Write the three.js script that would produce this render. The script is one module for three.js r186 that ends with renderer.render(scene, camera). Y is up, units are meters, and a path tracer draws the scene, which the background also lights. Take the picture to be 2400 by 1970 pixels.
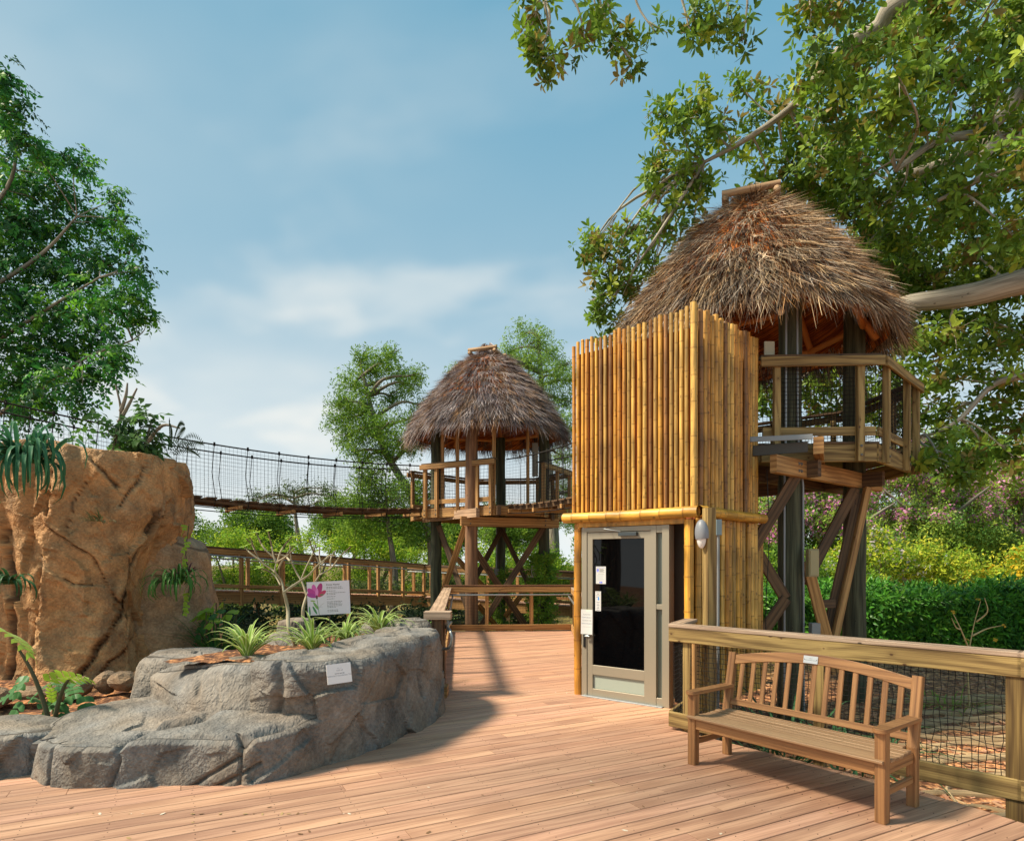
import * as THREE from 'three';
import { mergeGeometries } from 'three/addons/utils/BufferGeometryUtils.js';

// ---------- camera, sky, sun, exposure ----------
const scene = new THREE.Scene();
const EXPOSURE = 1.68;
const camera = new THREE.PerspectiveCamera(2 * Math.atan(985 / 1480) * 180 / Math.PI, 2400 / 1970, 0.05, 600);
camera.position.set(0, 1.72, 0);
camera.lookAt(0, 1.72, -10);
camera.setViewOffset(2400, 1970, 0, -330, 2400, 1970);
scene.add(camera);
const renderer = new THREE.WebGLRenderer({ antialias: true });
renderer.setSize(1024, 840);
renderer.toneMapping = THREE.LinearToneMapping;
renderer.toneMappingExposure = EXPOSURE;
renderer.shadowMap.enabled = true;

const SUN_DIR = new THREE.Vector3(-0.63, 0.77, 0.1).normalize();
const sun = new THREE.DirectionalLight(new THREE.Color(1.0, 0.87, 0.68), 4.6);
sun.name = 'sun';
sun.position.copy(SUN_DIR).multiplyScalar(60);
sun.castShadow = true;
sun.shadow.radius = 18;
sun.shadow.mapSize.set(4096, 4096);
Object.assign(sun.shadow.camera, { left: -30, right: 30, top: 30, bottom: -30, near: 1, far: 140 });
scene.add(sun, sun.target);

// ---------- random numbers and noise ----------
const V = (x, y, z) => new THREE.Vector3(x, y, z);
const UP = V(0, 1, 0);
function rng(seed) {
  let a = seed >>> 0;
  return () => { a = (a + 0x6D2B79F5) | 0; let t = Math.imul(a ^ a >>> 15, 1 | a); t = t + Math.imul(t ^ t >>> 7, 61 | t) ^ t; return ((t ^ t >>> 14) >>> 0) / 4294967296; };
}
const between = (r, a, b) => a + (b - a) * r();
function hash(x, y, z) {
  let h = Math.imul(x | 0, 374761393) ^ Math.imul(y | 0, 668265263) ^ Math.imul(z | 0, 1274126177);
  h = Math.imul(h ^ h >>> 13, 1274126177); h ^= h >>> 16;
  return (h >>> 0) / 4294967296;
}
const sm = t => t * t * (3 - 2 * t);
const clamp = (x, a = 0, b = 1) => Math.min(b, Math.max(a, x));
const step = (a, b, x) => sm(clamp((x - a) / (b - a)));
const mix = (a, b, t) => a + (b - a) * t;
function noise(x, y, z = 0) {
  const i = Math.floor(x), j = Math.floor(y), k = Math.floor(z), u = sm(x - i), v = sm(y - j), w = sm(z - k);
  const l = (c, e) => mix(mix(hash(i, j + c, k + e), hash(i + 1, j + c, k + e), u), 0, 0);
  return 2 * mix(mix(l(0, 0), l(1, 0), v), mix(l(0, 1), l(1, 1), v), w) - 1;
}
function fbm(x, y, z = 0, o = 4) { let s = 0, a = 0.5; for (let i = 0; i < o; i++) { s += a * noise(x, y, z); x *= 2.03; y *= 2.03; z *= 2.03; a *= 0.5; } return s; }
function tiled(x, y, px, py, seed) {                      // noise that repeats every px, py cells
  const i = Math.floor(x), j = Math.floor(y), u = sm(x - i), v = sm(y - j), m = (a, n) => ((a % n) + n) % n;
  const q = (a, b) => hash(m(i + a, px), m(j + b, py), seed);
  return 2 * mix(mix(q(0, 0), q(1, 0), u), mix(q(0, 1), q(1, 1), u), v) - 1;
}
function tfbm(u, v, px, py, seed, o = 4) { let s = 0, a = 0.5; for (let i = 0; i < o; i++) { s += a * tiled(u * px, v * py, px, py, seed + i); px *= 2; py *= 2; a *= 0.5; } return s; }

// ---------- the sky: pale blue with thin streaky cloud, whiter towards the horizon and the sun ----------
{
  const w = 1024, h = 512, data = new Float32Array(w * h * 4), d = V(0, 0, 0);
  for (let j = 0; j < h; j++) for (let i = 0; i < w; i++) {
    const el = ((j + 0.5) / h - 0.5) * Math.PI, az = ((i + 0.5) / w - 0.5) * 2 * Math.PI;
    d.set(Math.cos(el) * Math.cos(az), Math.sin(el), Math.cos(el) * Math.sin(az));
    const e = Math.max(0, d.y), s = Math.max(0, d.dot(SUN_DIR));
    const q = 1 / (e + 0.22), cx = d.x * q, cz = d.z * q;
    const veil = step(-0.05, 0.62, fbm(cx * 0.9 + 3.1, cz * 0.9 - 1.7, 0.4, 5) + 0.75 * (1 - e) ** 3 - 0.36 + 0.62 * s);
    const streak = step(0.02, 0.5, fbm(cx * 1.6 + cz * 0.9 + 9, cz * 4.2 - cx * 1.3 + 2, 7.7, 5));
    const puff = step(0.1, 0.42, fbm(cx * 2.6 + 5, cz * 2.6 + 4, 2.2, 5)) * step(0.62, 0.2, e);
    const cloud = clamp((0.42 * veil + (0.5 + 0.25 * s) * streak * step(0.8, 0.25, e) + 0.55 * puff) * (0.85 + 0.5 * fbm(cx * 5 + 2, cz * 7, 4.4, 4)));
    const g = (1 - e) ** 2.2;
    const base = [mix(0.095, 0.84, g), mix(0.355, 0.92, g), mix(0.54, 0.94, g)];
    const white = [0.96, 0.95, 0.89];
    const glow = 0.25 * s ** 5 + 1.4 * s ** 40;
    const o = (j * w + i) * 4;
    for (let k = 0; k < 3; k++) data[o + k] = (mix(base[k], white[k], cloud * 0.8) + glow * [1, 0.9, 0.72][k]) / EXPOSURE;
    data[o + 3] = 1;
  }
  const sky = new THREE.DataTexture(data, w, h, THREE.RGBAFormat, THREE.FloatType);
  sky.mapping = THREE.EquirectangularReflectionMapping;
  sky.magFilter = sky.minFilter = THREE.LinearFilter;
  sky.needsUpdate = true;
  scene.background = sky;
  scene.environment = sky;
}

// ---------- naming and parenting ----------
const taken = {};
function numbered(name) { const n = taken[name] = (taken[name] ?? -1) + 1; return n ? `${name}_${String(n).padStart(3, '0')}` : name; }
function tag(o, label, category, group, kind) {
  o.userData.label = label;
  if (category) o.userData.category = category;
  if (group) o.userData.group = group;
  if (kind) o.userData.kind = kind;
  return o;
}
function thing(name, label, category, at = V(0, 0, 0), turn = 0, group) {
  const o = new THREE.Group(); o.name = numbered(name); o.position.copy(at); o.rotation.y = turn; scene.add(o);
  o.updateMatrixWorld(true);
  return tag(o, label, category, group);
}
function put(parent, name, mesh) {                          // mesh is laid out in world space; it becomes a child of parent
  mesh.name = name; mesh.castShadow = mesh.receiveShadow = true;
  parent.updateWorldMatrix(true, false);
  mesh.applyMatrix4(parent.matrixWorld.clone().invert());
  parent.add(mesh);
  return mesh;
}
function own(parent, name, mesh) { mesh.name = name; mesh.castShadow = mesh.receiveShadow = true; parent.add(mesh); return mesh; }   // mesh is laid out in the parent's own axes
const mesh = (g, m) => new THREE.Mesh(g, m);
function setting(name, o, label) { o.name = numbered(name); o.userData.kind = 'structure'; if (label) o.userData.label = label; o.castShadow = o.receiveShadow = true; scene.add(o); return o; }

// ---------- geometry ----------
function buffer(p, uv, idx, col) {
  const g = new THREE.BufferGeometry();
  g.setAttribute('position', new THREE.Float32BufferAttribute(p, 3));
  if (uv) g.setAttribute('uv', new THREE.Float32BufferAttribute(uv, 2));
  if (col) g.setAttribute('color', new THREE.Float32BufferAttribute(col, 3));
  if (idx) g.setIndex(idx);
  g.computeVertexNormals();
  return g;
}
const beamRand = rng(77);
function beamGeo(L, w, h, c = 0.005) {                      // a chamfered timber along x; uv in metres, grain along u
  const a = w / 2, b = h / 2, uo = beamRand() * 7, vo = beamRand() * 3, x = L / 2;
  const q = [[-a + c, -b], [a - c, -b], [a, -b + c], [a, b - c], [a - c, b], [-a + c, b], [-a, b - c], [-a, -b + c]];
  const p = [], uv = []; let run = 0;
  for (let i = 0; i < 8; i++) {
    const s = q[i], t = q[(i + 1) % 8], l = Math.hypot(t[0] - s[0], t[1] - s[1]);
    p.push(-x, s[1], s[0], x, s[1], s[0], x, t[1], t[0], -x, s[1], s[0], x, t[1], t[0], -x, t[1], t[0]);
    uv.push(uo, vo + run, uo + L, vo + run, uo + L, vo + run + l, uo, vo + run, uo + L, vo + run + l, uo, vo + run + l);
    run += l;
  }
  for (const e of [-1, 1]) for (let i = 1; i < 7; i++) {
    const [s, t] = e > 0 ? [q[i], q[i + 1]] : [q[i + 1], q[i]];
    for (const k of [q[0], s, t]) { p.push(e * x, k[1], k[0]); uv.push(uo + k[0] * 0.3, vo + k[1]); }
  }
  const g = buffer(p, uv);
  return g;
}
function turnTo(m, dir, up = UP) {                          // x along dir, y as near to up as can be
  const x = dir.clone().normalize();
  let z = x.clone().cross(up); if (z.lengthSq() < 1e-6) z = x.clone().cross(V(1, 0, 0)); z.normalize();
  m.quaternion.setFromRotationMatrix(new THREE.Matrix4().makeBasis(x, z.clone().cross(x), z));
  return m;
}
function beam(a, b, w, h, m, up = UP, c) {                  // a timber from a to b: w across, h along up
  const d = b.clone().sub(a), o = mesh(beamGeo(d.length(), w, h, c), m);
  o.position.copy(a).add(b).multiplyScalar(0.5);
  return turnTo(o, d, up);
}
function tubeGeo(pts, rad, sides = 8, capped = true, rough = 0, seed = 0) {   // a tapered tube through points; uv in metres
  const n = pts.length, p = [], uv = [], idx = [];
  const R = i => typeof rad === 'number' ? rad : Array.isArray(rad) ? rad[i] : rad(i / (n - 1));
  let t = pts[1].clone().sub(pts[0]).normalize(), nn = Math.abs(t.y) > 0.9 ? V(1, 0, 0) : V(0, 1, 0), run = 0;
  nn.sub(t.clone().multiplyScalar(nn.dot(t))).normalize();
  for (let i = 0; i < n; i++) {
    const a = pts[Math.max(0, i - 1)], b = pts[Math.min(n - 1, i + 1)];
    t = b.clone().sub(a).normalize();
    nn.sub(t.clone().multiplyScalar(nn.dot(t))).normalize();
    const bb = t.clone().cross(nn);
    if (i) run += pts[i].distanceTo(pts[i - 1]);
    for (let j = 0; j <= sides; j++) {
      const f = j / sides * Math.PI * 2, r = R(i) * (1 + (rough ? rough * noise(Math.cos(f) * 1.7 + seed, Math.sin(f) * 1.7, run * 3 + seed) : 0));
      p.push(pts[i].x + (nn.x * Math.cos(f) + bb.x * Math.sin(f)) * r, pts[i].y + (nn.y * Math.cos(f) + bb.y * Math.sin(f)) * r, pts[i].z + (nn.z * Math.cos(f) + bb.z * Math.sin(f)) * r);
      uv.push(run, j / sides * Math.PI * 2 * R(0));
      if (i && j) { const q = (i - 1) * (sides + 1) + j - 1, s = q + sides + 1; idx.push(q, q + 1, s, q + 1, s + 1, s); }
    }
  }
  if (capped) for (const [e, at] of [[0, 0], [1, n - 1]]) {
    const c = p.length / 3; p.push(pts[at].x, pts[at].y, pts[at].z); uv.push(0, 0);
    for (let j = 0; j < sides; j++) { const q = at * (sides + 1) + j; e ? idx.push(c, q, q + 1) : idx.push(c, q + 1, q); }
  }
  const g = buffer(p, uv, idx), no = g.attributes.normal;   // close the seam
  for (let i = 0; i < n; i++) {
    const a = i * (sides + 1), b = a + sides, v = V(no.getX(a) + no.getX(b), no.getY(a) + no.getY(b), no.getZ(a) + no.getZ(b)).normalize();
    no.setXYZ(a, v.x, v.y, v.z); no.setXYZ(b, v.x, v.y, v.z);
  }
  return g;
}
const curve = (pts, n) => new THREE.CatmullRomCurve3(pts).getPoints(n);
function tube(pts, rad, m, sides, capped, rough, seed) { return mesh(tubeGeo(pts, rad, sides, capped, rough, seed), m); }
function pipe(pts, r, m, sides = 8) { return tube(pts, r, m, sides); }
function netGeo(at, nu, nv, su, sv, r, jitter = 0, seed = 1) {   // a net of cords on the surface at(u, v)
  const R = rng(seed), p = [], idx = [];
  const line = pts => {
    for (let i = 0; i < pts.length; i++) {
      const t = pts[Math.min(i + 1, pts.length - 1)].clone().sub(pts[Math.max(0, i - 1)]).normalize();
      let a = t.clone().cross(Math.abs(t.y) > 0.8 ? V(1, 0, 0.3) : UP).normalize(); const b = t.clone().cross(a), base = p.length / 3;
      for (let k = 0; k < 3; k++) { const c = Math.cos(k * 2.0944) * r, s = Math.sin(k * 2.0944) * r; p.push(pts[i].x + a.x * c + b.x * s, pts[i].y + a.y * c + b.y * s, pts[i].z + a.z * c + b.z * s); }
      if (i) for (let k = 0; k < 3; k++) { const q = base - 3 + k, w = base - 3 + (k + 1) % 3; idx.push(q, w, q + 3, w, w + 3, q + 3); }
    }
  };
  const jit = () => (R() - 0.5) * jitter;
  for (let i = 0; i <= nu; i++) { const l = []; for (let j = 0; j <= sv; j++) l.push(at(clamp(i / nu + (j % sv ? jit() / nu : 0)), j / sv)); line(l); }
  for (let j = 0; j <= nv; j++) { const l = []; for (let i = 0; i <= su; i++) l.push(at(i / su, clamp(j / nv + jit() / nv))); line(l); }
  return buffer(p, null, idx);
}
const quadAt = (a, b, c, d) => (u, v) => a.clone().lerp(b, u).lerp(d.clone().lerp(c, u), v);   // a-b bottom, d-c top

// ---------- textures ----------
function bytes(w, h, f, srgb = true) {
  const data = new Uint8Array(w * h * 4);
  for (let j = 0; j < h; j++) for (let i = 0; i < w; i++) {
    const c = f((i + 0.5) / w, (j + 0.5) / h), o = (j * w + i) * 4;
    data[o] = clamp(c[0], 0, 255); data[o + 1] = clamp(c[1], 0, 255); data[o + 2] = clamp(c[2], 0, 255); data[o + 3] = 255;
  }
  const t = new THREE.DataTexture(data, w, h, THREE.RGBAFormat);
  t.wrapS = t.wrapT = THREE.RepeatWrapping; t.magFilter = THREE.LinearFilter; t.minFilter = THREE.LinearMipmapLinearFilter; t.generateMipmaps = true;
  t.colorSpace = srgb ? THREE.SRGBColorSpace : THREE.NoColorSpace; t.needsUpdate = true;
  return t;
}
const lerp3 = (a, b, t) => [mix(a[0], b[0], t), mix(a[1], b[1], t), mix(a[2], b[2], t)];
function wood(light, dark, seed, { rings = 9, wob = 0.5, streak = 0.5, knots = 5, rough = 0.75, bump = 0.0015, w = 2, h = 0.5, knotColor } = {}) {
  const R = rng(seed), K = [];
  for (let i = 0; i < knots; i++) K.push([R(), R(), between(R, 0.006, 0.016)]);
  const field = (u, v) => {
    let vv = v, kn = 0;
    for (const [ku, kv, s] of K) {
      let du = Math.abs(u - ku), dv = v - kv; du = Math.min(du, 1 - du); if (dv > 0.5) dv--; if (dv < -0.5) dv++;
      const q = Math.hypot(du * w / 1.6, dv * h);
      vv += Math.sign(dv || 1) * 0.05 * Math.exp(-((q / (s * 2.6)) ** 2)) * Math.exp(-Math.abs(dv) * 4);
      kn = Math.max(kn, step(s, s * 0.55, q));
    }
    const warp = wob * tfbm(u, v, 2, 3, seed, 3);
    const worn = 0; const ring = 0.5 + 0.5 * Math.sin((vv * rings + warp) * 6.283);
    const fine = tfbm(u, v, 6, 96, seed + 20, 3), coarse = tfbm(u, v, 3, 5, seed + 40, 3);
    return [clamp(0.45 * ring ** 2 + streak * fine + 0.5 * coarse + 0.22), kn];
  };
  const map = bytes(512, 256, (u, v) => { const [t, kn] = field(u, v); return lerp3(lerp3(light, dark, t), knotColor || dark.map(x => x * 0.45), kn * 0.85); });
  map.repeat.set(1 / w, 1 / h);
  const bm = bytes(256, 256, (u, v) => { const g = 128 - 110 * tfbm(u, v, 6, 96, seed + 20, 3); return [g, g, g]; }, false);
  bm.repeat.set(1 / w, 1 / h);
  return new THREE.MeshStandardMaterial({ map, bumpMap: bm, bumpScale: bump, roughness: rough });
}
function tint(m, r, g, b) { const c = m.clone(); c.color.setRGB(r, g, b); return c; }
const plain = (hex, roughness = 0.6, metalness = 0) => new THREE.MeshStandardMaterial({ color: hex, roughness, metalness });

const M = {
  deck: wood([200, 157, 127], [162, 121, 96], 11, { rings: 5, wob: 1.2, streak: 0.75, knots: 0, rough: 0.62, bump: 0.0008, h: 0.6 }),
  pine: wood([172, 146, 90], [92, 70, 36], 21, { rings: 6, wob: 1.1, knots: 7, knotColor: [70, 42, 18] }),
  cap: wood([182, 158, 134], [118, 96, 78], 31, { rings: 7, wob: 0.9, knots: 4, rough: 0.7 }),
  cedar: wood([194, 150, 92], [118, 82, 44], 41, { rings: 8, wob: 0.6, knots: 4 }),
  brown: wood([116, 88, 58], [60, 43, 27], 51, { rings: 8, wob: 0.6, knots: 4 }),
  teak: wood([172, 126, 80], [112, 75, 43], 61, { rings: 9, wob: 0.5, streak: 0.55, knots: 0, rough: 0.55, bump: 0.0008 }),
  seat: wood([176, 142, 106], [136, 102, 70], 66, { rings: 9, wob: 0.5, streak: 0.55, knots: 0, rough: 0.6, bump: 0.0008 }),
  pole: wood([92, 94, 70], [44, 46, 32], 71, { rings: 3, wob: 0.8, streak: 0.9, knots: 2, rough: 0.85, bump: 0.004 }),
  polefar: wood([150, 112, 80], [92, 66, 48], 75, { rings: 3, wob: 0.8, streak: 0.9, knots: 2, rough: 0.85, bump: 0.004 }),
  rafter: wood([232, 156, 80], [182, 104, 46], 81, { rings: 3, wob: 0.8, knots: 3 }),
};
const deckTones = [0.95, 1.0, 1.07, 1.12, 0.88, 1.03].map((k, i) => tint(M.deck, k, k * (1 - 0.015 * (i % 3)), k * (1 - 0.03 * (i % 2))));
const steel = plain(0x9aa09f, 0.35, 0.7), galv = plain(0x8f9496, 0.5, 0.4), greyPaint = plain(0x8a8f90, 0.55), black = plain(0x0d0d0e, 0.5), cordMat = plain(0x17130f, 0.9), bolt = plain(0x6e6a64, 0.45, 0.6);
const alu = plain(0x9c9482, 0.42, 0.35);

// ---------- ground ----------
const heightAt = (x, z) => -0.5 + 0.05 * fbm(x * 0.25, z * 0.25, 3, 3) + 0.12 * step(3, 9, x) * step(-2, -6, z);
{
  const xs = [], zs = [];
  for (let i = 0; i <= 110; i++) { const t = i / 55 - 1; xs.push(Math.sign(t) * (Math.abs(t) * 14 + Math.abs(t) ** 4 * 240)); }
  for (let i = 0; i <= 110; i++) { const t = i / 110; zs.push(12 - t * 34 - t ** 5 * 300); }
  const p = [], uv = [], idx = [], col = [];
  for (let j = 0; j < zs.length; j++) for (let i = 0; i < xs.length; i++) {
    p.push(xs[i], heightAt(xs[i], zs[j]), zs[j]); uv.push(xs[i], zs[j]);
    const green = step(-11, -15, zs[j] + 2 * noise(xs[i] * 0.6, zs[j] * 0.6));
    col.push(mix(1, 0.45, green), mix(1, 0.75, green), mix(1, 0.35, green));
    if (i && j) { const a = (j - 1) * xs.length + i - 1, b = a + xs.length; idx.push(a, a + 1, b, a + 1, b + 1, b); }
  }
  const map = bytes(512, 512, (u, v) => {
    const c = tfbm(u, v, 40, 22, 5, 3) + 0.6 * tfbm(u, v, 18, 60, 9, 2), l = tfbm(u, v, 4, 4, 3, 3);
    return lerp3([92, 54, 30], [238, 172, 116], clamp(0.45 + 1.1 * c + 0.4 * l));
  });
  map.repeat.set(1 / 1.4, 1 / 1.4);
  const g = setting('ground', mesh(buffer(p, uv, idx, col), new THREE.MeshStandardMaterial({ map, bumpMap: map, bumpScale: 0.02, roughness: 0.95, vertexColors: true })), 'brown wood mulch ground under and around the boardwalk');
  // wood chips and fallen leaves lying loose on it
  const R = rng(501), chip = new THREE.BoxGeometry(0.07, 0.008, 0.022), im = new THREE.InstancedMesh(chip, new THREE.MeshStandardMaterial({ roughness: 0.9 }), 7000), q = new THREE.Object3D(), c = new THREE.Color();
  for (let i = 0; i < 7000; i++) {
    const z = -4.2 - 10 * R() ** 1.3, x = between(R, 1.5, 2) + R() * 9 * (0.5 - z / 14);
    q.position.set(x, heightAt(x, z) + 0.008, z); q.rotation.set((R() - 0.5) * 0.8, R() * 6.3, (R() - 0.5) * 0.5); q.scale.setScalar(between(R, 0.5, 1.5)); q.updateMatrix(); im.setMatrixAt(i, q.matrix);
    const k = between(R, 0.35, 1); im.setColorAt(i, c.setRGB(0.62 * k, 0.36 * k * between(R, 0.85, 1.1), 0.19 * k));
  }
  im.name = 'mulch_chips'; im.userData.kind = 'stuff'; im.userData.label = 'loose wood chips scattered on the mulch ground'; im.castShadow = im.receiveShadow = true; scene.add(im);
}

// ---------- the boardwalk deck: every board its own mesh ----------
{
  const deck = new THREE.Group(); setting('boardwalk_deck', deck, 'wide tan board deck running past the planter to the far railing');
  const poly = [[-7.5, 0.9], [6.5, 0.9], [3.37, -4.15], [3.08, -4.72], [1.75, -6.38], [2.05, -7.2], [1.25, -9.2], [1.62, -15.78], [-1.72, -15.58], [-1.12, -8.2], [-1.25, -5.9], [-3.3, -5.25], [-7.5, -5.25]];
  const A = [0.887, -0.461], S = [0.461, 0.887], W = 0.145, GAP = 0.0095, R = rng(8);
  const cuts = s => {                                       // where the line at s crosses the outline
    const c = [];
    for (let i = 0; i < poly.length; i++) {
      const a = poly[i], b = poly[(i + 1) % poly.length], sa = a[0] * S[0] + a[1] * S[1] - s, sb = b[0] * S[0] + b[1] * S[1] - s;
      if ((sa < 0) !== (sb < 0)) { const k = sa / (sa - sb), x = mix(a[0], b[0], k), z = mix(a[1], b[1], k); c.push(x * A[0] + z * A[1]); }
    }
    return c.sort((a, b) => a - b);
  };
  const board = (s0, s1, a0, a1, b0, b1) => {               // corners (along, across): a0/a1 at s0, b0/b1 at s1
    const P = (t, s) => [A[0] * t + S[0] * s, A[1] * t + S[1] * s], y = -0.0015 * R(), th = -0.026, uo = R() * 5, vo = R() * 5, e = 0.003;
    const top = [[a0, s0 + e], [a1, s0 + e], [b1, s1 - e], [b0, s1 - e]], low = [[a0, s0], [a1, s0], [b1, s1], [b0, s1]], p = [], uv = [];
    const tri = (...k) => { for (const [t, s, h] of k) { const [x, z] = P(t, s); p.push(x, h, z); uv.push(t - a0 + uo, s - s0 + vo + (h - y)); } };
    const T = top.map(k => [...k, y]), C = low.map(k => [...k, y - e]), B = low.map(k => [...k, th]);
    tri(T[0], T[2], T[1]); tri(T[0], T[3], T[2]);
    for (let i = 0; i < 4; i++) { const j = (i + 1) % 4; tri(T[i], T[j], C[i]); tri(T[j], C[j], C[i]); tri(C[i], C[j], B[i]); tri(C[j], B[j], B[i]); }
    return buffer(p, uv);
  };
  const joists = [];
  for (let n = -112; n < 34; n++) {
    const s0 = n * W + GAP / 2, s1 = s0 + W - GAP, c0 = cuts(s0), c1 = cuts(s1);
    const m = cuts((s0 + s1) / 2), use0 = c0.length === m.length ? c0 : m, use1 = c1.length === m.length ? c1 : m;
    for (let i = 0; i + 1 < m.length; i += 2) {
      const lo = (use0[i] + use1[i]) / 2, hi = (use0[i + 1] + use1[i + 1]) / 2;
      if (hi - lo < 0.12) continue;
      let edges = [[use0[i], use1[i]]], t = lo + between(R, 0.6, 4.6);
      if (n < -60 && hi - lo < 4.5) t = hi;
      while (t < hi - 0.5) { edges.push([t, t]); t += between(R, 3.2, 4.9); }
      edges.push([use0[i + 1], use1[i + 1]]);
      for (let k = 0; k + 1 < edges.length; k++) {
        const g = k ? 0.002 : 0, h = k + 2 < edges.length ? 0.002 : 0;
        own(deck, 'plank', mesh(board(s0, s1, edges[k][0] + g, edges[k + 1][0] - h, edges[k][1] + g, edges[k + 1][1] - h), deckTones[Math.floor(R() * 6)]));
      }
      for (let q = Math.ceil(lo / 0.5) * 0.5 + 0.06; q < hi - 0.02; q += 0.5) for (const f of [0.24, 0.76]) joists.push([q + (R() - 0.5) * 0.02, s0 + (s1 - s0) * f]);
    }
  }
  const head = new THREE.CylinderGeometry(0.0042, 0.0042, 0.003, 6), im = new THREE.InstancedMesh(head, plain(0x4a3324, 0.6), joists.length), q = new THREE.Matrix4();
  joists.forEach(([t, s], i) => im.setMatrixAt(i, q.makeTranslation(A[0] * t + S[0] * s, -0.001, A[1] * t + S[1] * s)));
  im.userData.kind = 'stuff'; own(deck, 'screw_heads', im);
  // joists and rim under the boards
  for (let i = 0; i < poly.length; i++) {
    const a = poly[i], b = poly[(i + 1) % poly.length], c = [(a[0] + b[0]) / 2, (a[1] + b[1]) / 2], d = Math.hypot(b[0] - a[0], b[1] - a[1]), nx = (b[1] - a[1]) / d, nz = -(b[0] - a[0]) / d, k = 0.04;
    own(deck, 'rim_joist', beam(V(a[0] + nx * k, -0.15, a[1] + nz * k), V(b[0] + nx * k, -0.15, b[1] + nz * k), 0.05, 0.24, M.brown));
  }
}

{ // small dry leaves and specks lying on the boards
  const R = rng(313), n = 150, g = new THREE.CircleGeometry(0.014, 5).rotateX(-Math.PI / 2).scale(1.5, 1, 0.7), im = new THREE.InstancedMesh(g, new THREE.MeshStandardMaterial({ roughness: 0.9, side: THREE.DoubleSide }), n), q = new THREE.Object3D(), c = new THREE.Color();
  for (let i = 0; i < n; i++) { const near = R() < 0.6; q.position.set(near ? between(R, -3.4, 2.6) : between(R, -0.7, 0.9), 0.003, near ? between(R, -5.4, -3.2) : between(R, -14, -6.5)); if (q.position.x < -1 && q.position.z < -4.6) q.position.z = -4.3; q.rotation.set((R() - 0.5) * 0.3, R() * 6, (R() - 0.5) * 0.3); q.scale.setScalar(between(R, 0.3, 1.1)); q.updateMatrix(); im.setMatrixAt(i, q.matrix); const k = R(); im.setColorAt(i, k < 0.4 ? c.setRGB(0.2, 0.11, 0.05) : k < 0.75 ? c.setRGB(0.42, 0.28, 0.12) : c.setRGB(0.7, 0.62, 0.48)); }
  im.name = 'leaf_litter'; im.userData.kind = 'stuff'; im.userData.label = 'tiny dry leaves and specks scattered on the deck boards'; scene.add(im);
}

// ---------- railings ----------
// A and B are points on the walking surface; side = +1 puts boards and net on the left hand of A to B
function railRun(o, A, B, k = {}) {
  k = { h: 1.08, cap: [0.14, 0.038], board: [0.038, 0.12], low: [0.038, 0.14], lowAt: 0.03, post: 0.09, posts: [0, 1], side: 1, cell: 0.05, cord: 0.0017, ext: [0.05, 0.05], down: 0.3, mat: M.pine, capMat: M.cap, postMat: null, lowMat: null, net: true, jitter: 0.25, ...k };
  const d = B.clone().sub(A), flat = V(d.x, 0, d.z).normalize(), n = V(flat.z, 0, -flat.x).multiplyScalar(k.side);
  const P = (t, y, s = 0) => A.clone().lerp(B, t).addScaledVector(UP, y).addScaledVector(n, s), L = d.length(), e0 = -k.ext[0] / L, e1 = 1 + k.ext[1] / L;
  const off = k.post / 2 + k.board[0] / 2 + 0.001;
  if (k.cap) put(o, 'top_rail', beam(P(e0, k.h - k.cap[1] / 2, 0.02), P(e1, k.h - k.cap[1] / 2, 0.02), k.cap[0], k.cap[1], k.capMat));
  const under = k.h - (k.cap ? k.cap[1] : 0) - 0.001;
  if (k.board) put(o, 'rail_board', beam(P(e0, under - k.board[1] / 2, off), P(e1, under - k.board[1] / 2, off), k.board[0], k.board[1], k.mat));
  if (k.low) put(o, 'bottom_rail', beam(P(e0, k.lowAt + k.low[1] / 2, off), P(e1, k.lowAt + k.low[1] / 2, off), k.low[0], k.low[1], k.lowMat || k.mat));
  for (const t of k.posts) put(o, 'post', beam(P(t, -k.down), P(t, under), k.post, k.post, k.postMat || k.mat, flat));
  if (k.pipe) put(o, 'handrail', pipe([P(0, k.pipe, off + 0.08), P(1, k.pipe, off + 0.08)], 0.021, steel));
  if (k.net) {
    const y0 = k.lowAt + k.low[1] * 0.6, y1 = under - k.board[1] * 0.6, s = off - k.board[0] / 2 - 0.004;
    const g = netGeo(quadAt(P(0, y0, s), P(1, y0, s), P(1, y1, s), P(0, y1, s)), Math.round(L / k.cell), Math.round((y1 - y0) / k.cell), Math.max(2, Math.round(L / k.cell / 2)), 8, k.cord, k.jitter, Math.round(L * 1000));
    put(o, 'netting', mesh(g, cordMat)).userData.kind = 'stuff';
  }
}
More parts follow.
